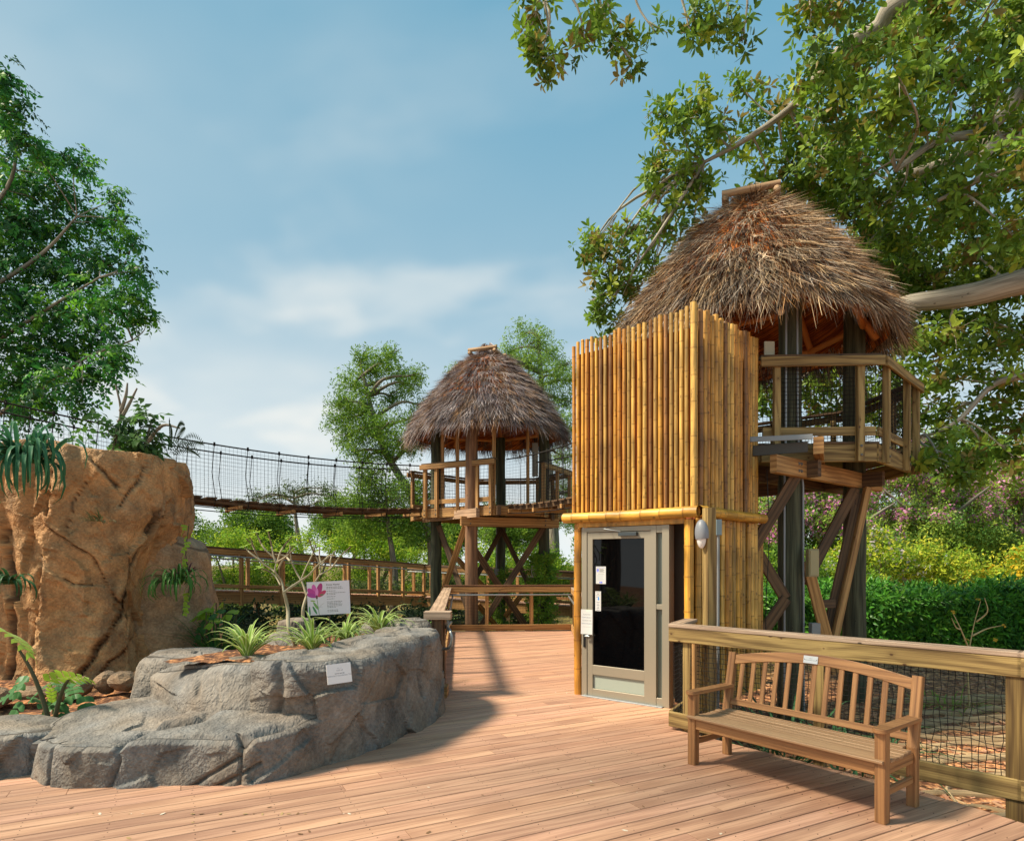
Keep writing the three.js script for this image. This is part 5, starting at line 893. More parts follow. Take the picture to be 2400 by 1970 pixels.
function instances(parent, name, geos, mat, list, tones, seed, lo = 0.75, hi = 1.25) {
  const R = rng(seed), per = geos.map(() => []), c = new THREE.Color();
  list.forEach(m => per[Math.floor(R() * geos.length)].push(m));
  geos.forEach((g, i) => {
    if (!per[i].length) return;
    const im = new THREE.InstancedMesh(g, mat, per[i].length);
    per[i].forEach((m, k) => { im.setMatrixAt(k, m); const t = tones[Math.floor(R() * tones.length)], b = between(R, lo, hi); im.setColorAt(k, c.setRGB(t[0] * b, t[1] * b, t[2] * b)); });
    im.userData.kind = 'stuff'; put(parent, name, im);
  });
}
function fillMasses(masses, density, seed, { squash = 0.85, up = 0.6, s0 = 0.8, s1 = 1.2, shell = 0.45 } = {}) {
  const R = rng(seed), list = [], q = new THREE.Object3D();
  for (const [x, y, z, r] of masses) {
    const n = Math.round(density * r * r * 4);
    for (let i = 0; i < n; i++) {
      const d = ball(R), k = r * 1.12 * R() ** shell, wob = 1 + 0.35 * noise(x + d.x * 2.2, y + d.y * 2.2, z + d.z * 2.2);
      q.position.set(x + d.x * k * wob, y + d.y * k * wob * squash, z + d.z * k * wob);
      const n2 = d.multiplyScalar(1 - up).add(V((R() - 0.5) * 0.8, up, (R() - 0.5) * 0.8)).normalize();
      q.quaternion.setFromUnitVectors(UP, n2); q.rotateY(R() * 6.283); q.scale.setScalar(between(R, s0, s1)); q.updateMatrix(); list.push(q.matrix.clone());
    }
  }
  return list;
}
const bark = (l, d, seed) => { const m = wood(l, d, seed, { rings: 2, wob: 1.2, streak: 0.8, knots: 3, rough: 0.9, bump: 0.006 }); return m; };
const figBark = bark([176, 168, 150], [112, 104, 90], 91), greyBark = bark([150, 142, 126], [84, 76, 64], 95), palmGreen = [[0.05, 0.13, 0.03], [0.04, 0.10, 0.035], [0.09, 0.17, 0.03]];
function limb(parent, name, pts, r0, r1, m, n = 24, seed = 1) { const c = curve(pts, n); return put(parent, name, tube(c, t => mix(r0, r1, t), m, 9, true, 0.08, seed)); }
function reach(parent, masses, nodes, m, seed, r = 0.03, every = 1) {   // a branch to each leaf mass from the nearest point of the limbs
  const R = rng(seed);
  masses.forEach((b, i) => {
    if (i % every) return;
    const t = V(b[0], b[1], b[2]); let best = nodes[0], bd = 1e9; for (const q of nodes) { const d = q.distanceTo(t); if (d < bd) { bd = d; best = q; } }
    if (bd < 0.25) return;
    const mid = best.clone().lerp(t, 0.5).add(V((R() - 0.5) * 0.3 * bd, (R() - 0.3) * 0.3 * bd, (R() - 0.5) * 0.3 * bd));
    limb(parent, 'branch', [best, mid, t], r * (0.6 + 0.25 * Math.min(bd, 3)), r * 0.35, m, 8, i);
    for (let k = 0; k < 2; k++) { const e = t.clone().addScaledVector(ball(R), b[3] * 0.9); put(parent, 'twig', tube([mid.clone().lerp(t, 0.6), t.clone().lerp(e, 0.5).add(V(0, 0.05, 0)), e], [r * 0.4, r * 0.28, r * 0.15], m, 5)); }
  });
}
// ---------- strap-leaved plants: every blade its own mesh ----------
function bladeGeo(len, wid, droop, seed, mid, edge, arch = 1) {   // grows along +y, arches over towards +z
  const R = rng(seed), p = [], idx = [], col = [], n = 7; let y = 0, z = 0, a = between(R, 0.02, 0.12) * arch;
  const twist = (R() - 0.5) * 0.5;
  for (let i = 0; i <= n; i++) {
    const t = i / n, w = wid * 0.5 * Math.min(1, 0.45 + t * 2.2) * (1 - Math.max(0, t - 0.35) ** 1.3 * 1.65) + 0.001, f = 0.35 * w, tw = twist * t;
    for (const [k, h, c] of [[-1, f, edge], [-0.45, f * 0.35, mid], [0, 0, mid], [0.45, f * 0.35, mid], [1, f, edge]]) { p.push(k * w * Math.cos(tw), y + h * Math.sin(a), z - h * Math.cos(a) + k * w * Math.sin(tw)); col.push(...c); }
    if (i) for (let k = 0; k < 4; k++) { const q = (i - 1) * 5 + k, s = q + 5; idx.push(q, q + 1, s, q + 1, s + 1, s); }
    y += Math.cos(a) * len / n; z += Math.sin(a) * len / n; a += droop * (0.5 + t) / n * 2;
  }
  return buffer(p, null, idx, col);
}
function strapPlant(name, label, at, { n = 34, len = 0.45, wid = 0.03, droop = 1.0, lean = 0.7, mid, edge, seed = 1, spread = 0.05, face = null, category = 'plant', group }) {
  const o = thing(name, label, category, at, 0, group), R = rng(seed), forms = [0, 1, 2, 3, 4, 5].map(i => bladeGeo(len * mix(0.65, 1.1, i / 5), wid, droop * between(R, 0.7, 1.3), seed * 9 + i, mid, edge));
  for (let i = 0; i < n; i++) {
    const m = mesh(forms[Math.floor(R() * 6)], strapLeaf), a = face === null ? i * 2.4 + R() : face + (R() - 0.5) * 2.6, e = lean * R() ** 0.7;
    m.rotation.set(0, a, 0); m.rotateX(e); m.position.set(Math.sin(a) * spread * R(), 0, Math.cos(a) * spread * R()); own(o, 'leaf', m);
  }
  return o;
}
const limeMid = [0.22, 0.36, 0.05], cream = [0.62, 0.68, 0.34], green = [0.07, 0.19, 0.03], deep = [0.035, 0.11, 0.04], blue = [0.04, 0.15, 0.07];
strapPlant('striped_grass', 'striped lily clump nearest the left end of the rock planter', V(-2.52, 0.81, -6.0), { n: 38, len: 0.5, wid: 0.036, mid: limeMid, edge: cream, seed: 3, group: 'striped grass clumps in the planter' });
strapPlant('striped_grass', 'striped lily clump in front of the sign pole', V(-2.03, 0.82, -6.42), { n: 44, len: 0.5, wid: 0.034, mid: limeMid, edge: cream, seed: 4, group: 'striped grass clumps in the planter' });
strapPlant('striped_grass', 'arching striped lily clump just right of the sign pole', V(-1.84, 0.82, -6.95), { n: 52, len: 0.52, wid: 0.03, droop: 1.5, mid: limeMid, edge: cream, seed: 5, group: 'striped grass clumps in the planter' });
strapPlant('striped_grass', 'striped lily clump nearest the brown railing end post', V(-1.6, 0.86, -7.6), { n: 50, len: 0.5, wid: 0.03, droop: 1.3, mid: limeMid, edge: cream, seed: 6, group: 'striped grass clumps in the planter' });
strapPlant('trailing_plant', 'big glossy strap-leaved plant spilling over the cliff top', V(-5.66, 2.86, -7.38), { n: 120, len: 0.98, wid: 0.045, droop: 1.9, lean: 1.3, mid: blue, edge: [0.06, 0.2, 0.08], seed: 7, face: 0, spread: 0.3 });
strapPlant('trailing_plant', 'strap-leaved tuft at the left frame edge halfway down the cliff', V(-5.9, 1.45, -7.42), { n: 26, len: 0.5, wid: 0.04, droop: 1.9, lean: 1.2, mid: deep, edge: [0.05, 0.15, 0.05], seed: 8, face: 0.3, spread: 0.12 });
strapPlant('trailing_plant', 'strap-leaved plant drooping between the cliff and the ribbed rock', V(-4.42, 1.42, -8.3), { n: 56, len: 0.62, wid: 0.026, droop: 2.2, lean: 1.1, mid: green, edge: [0.1, 0.24, 0.05], seed: 9, face: 0.2, spread: 0.14 });
strapPlant('air_plant', 'small bromeliad tuft in a crack of the brown cliff', V(-4.98, 2.2, -7.66), { n: 34, len: 0.17, wid: 0.022, droop: 0.6, lean: 1.4, mid: [0.1, 0.14, 0.05], edge: [0.2, 0.07, 0.05], seed: 10, face: 0, spread: 0.16 });
strapPlant('red_bromeliad', 'dark red bromeliad above the drooping plant by the ribbed rock', V(-4.32, 1.56, -8.4), { n: 26, len: 0.22, wid: 0.024, droop: 0.7, lean: 1.2, mid: [0.12, 0.03, 0.05], edge: [0.16, 0.04, 0.06], seed: 11 });
strapPlant('red_bromeliad', 'dark red bromeliad on the ground behind the grey rock', V(-3.75, 0.55, -7.2), { n: 30, len: 0.2, wid: 0.03, droop: 0.7, lean: 1.2, mid: [0.14, 0.02, 0.05], edge: [0.2, 0.03, 0.07], seed: 12 });
strapPlant('border_grass', 'dark green grassy clump right of the ribbed rock', V(-4.15, 0.35, -8.9), { n: 70, len: 0.8, wid: 0.028, droop: 0.9, mid: green, edge: deep, seed: 13, spread: 0.3 });
strapPlant('fan_palm', 'dark fan palm fronds behind the left half of the bench', V(3.0, -0.45, -6.95), { n: 60, len: 1.15, wid: 0.03, droop: 1.2, lean: 1.2, mid: deep, edge: [0.05, 0.13, 0.05], seed: 14, spread: 0.5 });
strapPlant('fan_palm', 'dark fan palm fronds behind the right half of the bench', V(3.62, -0.45, -6.75), { n: 56, len: 0.95, wid: 0.03, droop: 1.3, lean: 1.2, mid: deep, edge: [0.05, 0.13, 0.05], seed: 15, spread: 0.5 });
strapPlant('border_grass', 'low bright grass tuft among the fig roots', V(6.35, -0.4, -9.2), { n: 60, len: 0.4, wid: 0.014, droop: 1.2, lean: 1.2, mid: limeMid, edge: limeMid, seed: 16, spread: 0.5 });
const fernA = softLeaf.clone(), fernB = softLeaf.clone(); fernA.color.setRGB(0.13, 0.27, 0.04); fernB.color.setRGB(0.07, 0.17, 0.03);
{ // ferns by the railing
  const o = thing('fern', 'light green fern fronds beside the brown railing end post', 'fern', V(-1.45, 0.5, -8.5)), R = rng(99);
  for (let i = 0; i < 22; i++) {
    const p = [], idx = [], a = R() * 6.28, L = between(R, 0.55, 0.9), e = between(R, 0.1, 0.7);
    for (let k = 2; k < 26; k++) { const t = k / 26, c = V(Math.sin(a) * t * L * Math.sin(e + t * 0.7), t * L * Math.cos(e + t * 0.5), Math.cos(a) * t * L * Math.sin(e + t * 0.7)); for (const s of [-1, 1]) leafInto(p, idx, c, V(Math.cos(a) * s, 0.1, -Math.sin(a) * s).normalize(), V(0, 1, 0.3).normalize(), 0.1 * Math.sin(t * 3.0) + 0.012, 0.02, 0.1, 0.2); }
    const m = mesh(buffer(p, null, idx), i % 3 ? fernA : fernB); own(o, 'frond', m);
  }
}
// ---------- broad lobed leaves ----------
function lobedLeaf(L, W, lobes, seed) {                      // lies along +z, face up
  const R = rng(seed), p = [], idx = [], bend = t => -0.3 * L * t * t;
  for (let k = 0; k < lobes; k++) for (const s of [-1, 1]) {
    const t0 = k / lobes, t1 = (k + 0.82) / lobes, w = W * Math.sin((0.18 + 0.8 * (k + 0.5) / lobes) * Math.PI) ** 0.7 * between(R, 0.85, 1.1), b = p.length / 3, ahead = 0.16 * L;
    for (const [x, t, h] of [[0, t0, 0], [0, t1, 0], [s * w * 0.55, t0 + 0.05, 0.03], [s * w * 0.55, t1 + 0.06, 0.03], [s * w * 0.9, t0 + ahead / L * 0.7, 0.0], [s * w * 0.85, t1 + ahead / L * 0.5, 0.0], [s * w * 1.05, (t0 + t1) / 2 + ahead / L, -0.03]]) p.push(x, bend(t) + h * W * 3, t * L);
    const f = (...q) => idx.push(...(s > 0 ? q : [q[0], q[2], q[1]]));
    f(b, b + 1, b + 2); f(b + 1, b + 3, b + 2); f(b + 2, b + 3, b + 4); f(b + 3, b + 5, b + 4); f(b + 4, b + 5, b + 6);
  }
  return buffer(p, null, idx);
}
const lime = leafMat(0.5, 0.4); lime.color.setRGB(0.33, 0.52, 0.04); const midGreen = leafMat(0.35, 0.5); midGreen.color.setRGB(0.06, 0.19, 0.05); const stalk = plain(0x4a4a2c, 0.55);
{
  const o = thing('philodendron', 'philodendron with two bright lobed leaves on thick stalks', 'plant', V(-4.28, 0.15, -5.85)), at = (x, y, z) => V(x, y, z);
  const stem = pts => put(o, 'stalk', tube(curve(pts, 14), t => 0.026 * (1 - 0.6 * t), stalk, 8));
  stem([at(-4.27, 0.1, -5.85), at(-4.32, 0.4, -5.83), at(-4.42, 0.72, -5.8), at(-4.5, 0.93, -5.75)]);
  stem([at(-4.25, 0.1, -5.85), at(-4.2, 0.35, -5.82), at(-4.1, 0.58, -5.78), at(-4.02, 0.66, -5.74)]);
  const leaf = (x, y, z, rx, ry, rz, L, W, n, m, seed) => { const q = mesh(lobedLeaf(L, W, n, seed), m); q.position.set(x, y, z); q.rotation.set(rx, ry, rz, 'YXZ'); put(o, 'leaf', q); };
  leaf(-4.66, 1.1, -5.72, 0.12, 1.25, -0.55, 0.58, 0.16, 7, lime, 1); leaf(-4.24, 0.64, -5.72, -0.28, 1.5, -0.75, 0.5, 0.12, 7, lime, 2);
  leaf(-4.22, 0.42, -5.8, -1.35, 0.4, 0, 0.2, 0.045, 5, lime, 3);
  const R = rng(5); for (let i = 0; i < 15; i++) leaf(-4.55 + (R() - 0.5) * 0.85, 0.32 + R() * 0.32, -5.95 - R() * 0.35, between(R, -0.2, 0.9), (R() - 0.5) * 2.4, (R() - 0.5) * 0.7, 0.24, 0.085, 3, midGreen, 20 + i);
  const o2 = thing('taro_plant', 'bright heart-leaved plant in the dark gap right of the ribbed rock', 'plant', V(-4.25, 0.3, -8.9));
  for (let i = 0; i < 13; i++) { const h = between(R, 0.55, 1.15), x = -4.42 + R() * 0.5, z = -8.8 - R() * 0.4; put(o2, 'stalk', tube([V(-4.25, 0.2, -9), V(x, h * 0.6, z), V(x, h, z)], 0.008, stalk, 5)); const q = mesh(lobedLeaf(0.24, 0.12, 2, 40 + i), i % 3 ? lime : midGreen); q.position.set(x, h, z); q.rotation.set(between(R, 0.2, 1), (R() - 0.5) * 3, 0, 'YXZ'); put(o2, 'leaf', q); }
  const cl = thing('trailing_vine', 'yellow-green vine hanging down the edge of the brown cliff', 'vine', V(-4.32, 1.5, -8.35));
  put(cl, 'stem', tube(curve([V(-4.3, 2.2, -8.4), V(-4.32, 1.8, -8.36), V(-4.28, 1.4, -8.38), V(-4.34, 1.0, -8.3)], 12), 0.006, stalk, 5));
  for (let i = 0; i < 16; i++) { const q = mesh(lobedLeaf(0.08, 0.045, 2, 70 + i), lime); q.position.set(-4.3 + (R() - 0.5) * 0.08, 2.2 - i * 0.075, -8.32 + (R() - 0.5) * 0.06); q.rotation.set(0.9, R() * 2 - 1, R() - 0.5, 'YXZ'); put(cl, 'leaf', q); }
}
{ // frangipani: pale bare forked stems
  const stem = bark([178, 168, 140], [122, 110, 86], 97), tip = tint(stem, 0.42, 0.36, 0.32);
  const build = (label, from, to, seed) => {
    const o = thing('frangipani', label, 'tree', V(...bareStems[from][0])), R = rng(seed);
    for (let i = from; i < to; i++) {
      const pts = bareStems[i].map((q, k) => V(q[0], q[1], q[2] + (k ? (R() - 0.5) * 0.12 : 0))), main = i === from, r0 = main ? 0.022 : i - from < 3 ? 0.014 : 0.0095, r1 = main ? 0.016 : 0.006;
      const c = curve(pts, 16), cut = main || i - from < 3 ? 17 : 11;
      const b = put(o, main ? 'trunk' : 'branch', tube(c.slice(0, cut), t => mix(r0, mix(r0, r1, cut / 17), t), stem, 8, true, 0.1, i));
      if (cut < 17) { put(b, 'dark_tip', tube(c.slice(cut - 1), t => mix(mix(r0, r1, 0.6), r1, t) * 1.04, tip, 8)); if (R() < 0.75) for (let k = 0; k < 2; k++) { const q = mesh(lobedLeaf(0.075, 0.03, 2, i * 3 + k), lime); q.position.copy(c[16]); q.rotation.set(-0.9 + R(), R() * 6, 0, 'YXZ'); put(o, 'leaf', q); } }
    }
  };
  build('bare pale frangipani rising left of the plant sign', 0, 12, 3); build('second bare frangipani branching behind the plant sign', 12, bareStems.length, 4);
}

// ---------- the fig on the right ----------
const figGreens = [[0.17, 0.29, 0.025], [0.13, 0.24, 0.025], [0.24, 0.36, 0.03], [0.09, 0.17, 0.025], [0.34, 0.42, 0.04], [0.14, 0.25, 0.025], [0.19, 0.31, 0.03], [0.17, 0.29, 0.03], [0.13, 0.24, 0.025], [0.28, 0.22, 0.05]];
{
  const o = thing('fig_tree', 'huge fig tree spreading glossy leaves over the towers from the right', 'tree', V(12.6, -0.4, -11));
  const T = V(12.6, 0, -11), nodes = [];
  put(o, 'trunk', tube(curve([V(12.6, -0.6, -11), V(12.5, 1.5, -11), V(12.3, 4, -10.9), V(12, 7, -10.6), V(11.6, 10, -10.4)], 30), t => 1.0 - 0.55 * t + 0.5 * Math.exp(-t * 16), figBark, 20, true, 0.12, 2));
  const lim = (list, r0, r1, from) => { const pts = [from, ...list.map(P3)]; limb(o, 'limb', pts, r0, r1, figBark, 40, Math.round(r0 * 100)); nodes.push(...curve(pts, 40).slice(8)); };
  lim(limbA, 0.2, 0.03, V(11.7, 9.3, -10.4)); lim(limbB, 0.17, 0.04, V(11.8, 8, -10.5)); lim(limbC, 0.13, 0.03, V(12, 6.5, -10.6)); lim(limbD, 0.14, 0.03, V(11.9, 7.5, -10.6)); lim(limbE, 0.26, 0.12, V(12.1, 5.4, -10.8)); lim(limbF, 0.1, 0.02, V(12.2, 4.2, -10.9));
  { const pts = [[9, 11, -10], [6, 11.6, -9.6], [3.5, 11.2, -9.5], [1.4, 10.6, -9.4], [0.4, 10.1, -9.2]].map(P3); limb(o, 'limb', [V(11.6, 9.8, -10.4), ...pts], 0.16, 0.02, figBark, 30, 7); nodes.push(...curve(pts, 30)); }
  const RM = rng(61); for (let i = 0; i < 34; i++) { const x = between(RM, 10.2, 16), z = between(RM, -13.5, -7.5); figMasses.push([x, between(RM, 6.5, 12.5), x / -z > 0.92 ? z : z + 2, between(RM, 0.5, 0.8)]); }   // the crown goes on beyond the right edge of the picture
  for (let i = 0; i < 3; i++) { const e = [[14.6, 9.5, -10], [13.2, 12, -11.6], [15, 7.6, -12.4]][i], pts = [V(12.1, 5.5 + i * 1.5, -10.8), P3(e).lerp(V(12.1, 7, -10.8), 0.4), P3(e)]; limb(o, 'limb', pts, 0.18, 0.05, figBark, 20, i); nodes.push(...curve(pts, 16).slice(5)); }
  reach(o, figMasses, nodes, figBark, 6, 0.028);
  instances(o, 'leaves', G.fig, glossLeaf, fillMasses(figMasses, 40, 17, { up: 0.35, shell: 0.5, s0: 0.6, s1: 1.25 }), figGreens, 18);
  const R = rng(27), rootBark = tint(figBark, 1.2, 0.95, 0.66);                                         // surface roots creeping over the mulch
  const spots = [[9.4, 5.6, 0.15], [8.85, 5.2, 0.1], [8.4, 5.0, 0.13], [8.0, 4.7, 0.08], [7.65, 4.5, 0.12], [7.25, 4.3, 0.09], [6.9, 4.1, 0.13], [6.55, 3.95, 0.07], [6.25, 3.8, 0.11], [5.9, 3.75, 0.09], [5.55, 3.7, 0.1]];
  spots.forEach(([dz, xEnd, r], i) => {
    const c = [];                                            // from the trunk outwards, lying half sunk in the mulch
    for (let k = 0; k <= 60; k++) { const t = k / 60, x = mix(12.2, xEnd, t), z = mix(-10.8, -dz, sm(Math.min(1, t * 1.35))) + 0.34 * fbm(t * 5 + i * 7, i * 3, 1, 3) + 0.1 * noise(t * 17, i); c.push(V(x, heightAt(x, z) + r * 0.55 * (1 - t) + 0.01 + 0.06 * noise(t * 9, i * 5) * (1 - t), z)); }
    put(o, 'root', tube(c, t => r * (1.3 - 1.1 * t) * (1 + 0.22 * noise(t * 14, i * 3)) + 0.012, rootBark, 12, true, 0.22, i));
    for (let k = 0; k < 6; k++) { const s = c[30 + Math.floor(R() * 28)], a = between(R, -1.0, 1.0), L = between(R, 0.4, 1.1), q = []; for (let m = 0; m <= 10; m++) { const t = m / 10, x = s.x - Math.cos(a) * L * t, z = s.z + Math.sin(a) * L * t + 0.1 * Math.sin(t * 8 + k); q.push(V(x, heightAt(x, z) + 0.015 + 0.02 * noise(t * 6, k), z)); } put(o, 'rootlet', tube(q, t => 0.034 * (1 - 0.8 * t), rootBark, 6, true, 0.25, k)); }
  });
}
// ---------- the tree on the left ----------
{
  const o = thing('broadleaf_tree', 'dense dark green tree filling the upper left behind the rope bridge', 'tree', V(-14, -0.5, -15.5)), nodes = [];
  const tr = [V(-14.6, -0.6, -15.5), V(-14.4, 3, -15.4), V(-13.9, 6, -15.2), V(-13.4, 9, -15)];
  limb(o, 'trunk', tr, 0.42, 0.16, greyBark, 30, 5); nodes.push(...curve(tr, 20).slice(9));
  for (const l of [[V(-14.1, 4.4, -15.3), V(-11.3, 5.6, -14.8), V(-9.9, 6.4, -14.6), V(-8.9, 6.9, -14.8)], [V(-13.9, 6, -15.2), V(-11, 7.4, -14.6), V(-9.4, 8.2, -14.4)], [V(-13.6, 7.5, -15), V(-11.2, 9, -15), V(-10.2, 9.8, -14.8)], [V(-13.4, 9, -15), V(-11.9, 10.8, -15), V(-11.8, 12.4, -15)]]) { limb(o, 'limb', l, 0.06, 0.02, greyBark, 16, 3); nodes.push(...curve(l, 14)); }
  reach(o, leftMasses, nodes, greyBark, 8, 0.016);
  instances(o, 'leaves', G.droop, glossLeaf, fillMasses(leftMasses, 62, 19, { up: 0.5, shell: 0.5 }), [[0.035, 0.17, 0.03], [0.05, 0.22, 0.03], [0.025, 0.1, 0.03], [0.14, 0.36, 0.03]], 20);
}
// ---------- middle distance ----------
function leafTree(name, label, base, masses, geos, mat, tones, density, trunkR, bk, opts = {}) {
  const o = thing(name, label, 'tree', base.clone(), 0, opts.group); let c = V(0, 0, 0), lowest = 1e9; for (const b of masses) { c.add(P3(b).multiplyScalar(1 / masses.length)); lowest = Math.min(lowest, b[1] - b[3]); }
  const top = opts.top || V(c.x, Math.max(...masses.map(b => b[1])) - 0.3, c.z), tr = [base, base.clone().lerp(top, 0.35).add(V(opts.bend || 0.15, 0, 0)), base.clone().lerp(top, 0.7), top];
  limb(o, 'trunk', tr, trunkR, trunkR * 0.25, bk, 24, 4);
  reach(o, masses, curve(tr, 20).slice(5), bk, 11, trunkR * 0.3);
  instances(o, 'leaves', geos, mat, fillMasses(masses, density, Math.round(base.x * 10 + 500), { up: 0.3, shell: opts.shell || 0.5, squash: opts.squash || 0.85 }), tones, 21);
  return o;
}
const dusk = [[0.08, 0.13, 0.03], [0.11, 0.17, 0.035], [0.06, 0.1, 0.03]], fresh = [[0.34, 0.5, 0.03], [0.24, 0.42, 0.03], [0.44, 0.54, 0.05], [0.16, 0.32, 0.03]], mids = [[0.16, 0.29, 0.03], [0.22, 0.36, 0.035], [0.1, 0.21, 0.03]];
leafTree('gum_tree', 'tall open gum tree leaning left beside the far thatched roof', V(-3.2, -0.5, -25), tallMasses, G.long, softLeaf, mids, 48, 0.26, greyBark, { top: V(-6.0, 9.2, -25.4), bend: 0.9 });
leafTree('leafy_tree', 'rounded green tree under the right end of the long bridge', V(-4.6, -0.5, -24.4), lowMasses, G.fine, softLeaf, mids, 40, 0.17, greyBark);
leafTree('leafy_tree', 'light green feathery tree between far tower and bamboo lift', V(1.9, -0.5, -28), rightMasses, G.long, softLeaf, [[0.2, 0.34, 0.06], [0.26, 0.4, 0.06], [0.14, 0.26, 0.05]], 40, 0.3, greyBark);
leafTree('thin_tree', 'sparse flat-topped tree seen through the bridge netting', V(-11.2, -0.5, -34), thinMasses, G.long, softLeaf, dusk, 22, 0.2, greyBark);
const blob = (R, x, y, z, rx, ry, rz, n, r) => Array.from({ length: n }, () => { const d = ball(R), k = Math.cbrt(R()) * 0.85; return [x + d.x * rx * k, y + d.y * ry * k, z + d.z * rz * k, r * between(R, 0.7, 1.2)]; });
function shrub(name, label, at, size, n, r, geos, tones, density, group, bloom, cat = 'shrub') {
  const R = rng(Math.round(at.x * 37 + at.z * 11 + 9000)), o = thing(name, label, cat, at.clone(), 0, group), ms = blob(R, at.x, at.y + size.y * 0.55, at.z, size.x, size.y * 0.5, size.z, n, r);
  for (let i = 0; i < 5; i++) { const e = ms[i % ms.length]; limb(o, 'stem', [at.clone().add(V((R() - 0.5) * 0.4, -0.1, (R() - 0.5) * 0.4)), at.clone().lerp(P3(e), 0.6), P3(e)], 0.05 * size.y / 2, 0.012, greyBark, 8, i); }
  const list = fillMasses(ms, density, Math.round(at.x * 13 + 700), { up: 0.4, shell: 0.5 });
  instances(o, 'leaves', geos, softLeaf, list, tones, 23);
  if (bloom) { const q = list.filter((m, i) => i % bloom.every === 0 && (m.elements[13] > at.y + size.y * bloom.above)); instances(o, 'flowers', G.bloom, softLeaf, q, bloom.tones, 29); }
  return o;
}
{ // behind the ramp on the left
  const names = ['just right of the ribbed rock', 'above the left end of the sloping walkway', 'behind the bare frangipani', 'behind the middle of the sloping walkway', 'left of the far tower poles', 'straight behind the far tower poles', 'behind the right poles of the far tower', 'close to the left edge of the lift'];
  [[-14.6, -26, 2.2, 4.2], [-11.6, -26.5, 2.0, 3.6], [-8.6, -26.5, 1.9, 3.7], [-6.2, -27.5, 1.9, 3.8], [-3.6, -27, 1.8, 3.1], [-1.0, -28.5, 2.0, 3.0], [1.4, -26.5, 1.6, 2.7], [3.6, -27.5, 1.9, 3.2]].forEach(([x, z, w, h], i) => shrub('bright_shrub', `sunlit yellow-green shrub ${names[i]}`, V(x, -0.5, z), V(w, h, 1.2), 15, 0.62, G.fine, fresh, 30, 'shrubs behind the ramp'));
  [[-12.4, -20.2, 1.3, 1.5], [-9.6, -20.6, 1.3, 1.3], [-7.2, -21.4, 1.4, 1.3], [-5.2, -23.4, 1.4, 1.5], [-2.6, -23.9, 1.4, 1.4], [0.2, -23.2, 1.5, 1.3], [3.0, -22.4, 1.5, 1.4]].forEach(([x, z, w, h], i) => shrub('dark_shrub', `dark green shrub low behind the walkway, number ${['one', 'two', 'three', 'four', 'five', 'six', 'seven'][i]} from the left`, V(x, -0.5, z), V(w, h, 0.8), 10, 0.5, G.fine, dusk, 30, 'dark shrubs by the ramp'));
  [[-8.4, -13.4, 1.1, 1.1], [-6.6, -14.6, 1.2, 1.1], [-4.9, -16.4, 1.2, 1.0], [-3.5, -18.2, 1.2, 0.9]].forEach(([x, z, w, h], i) => shrub('ground_shrub', `deep green shrub under the sloping walkway, ${['beside the cliff', 'behind the ribbed rock', 'behind the plant sign', 'beside the far tower pole'][i]}`, V(x, -0.5, z), V(w, h, 0.8), 9, 0.42, G.fine, [[0.03, 0.06, 0.02], [0.025, 0.05, 0.025]], 30, 'shrubs under the ramp'));
}
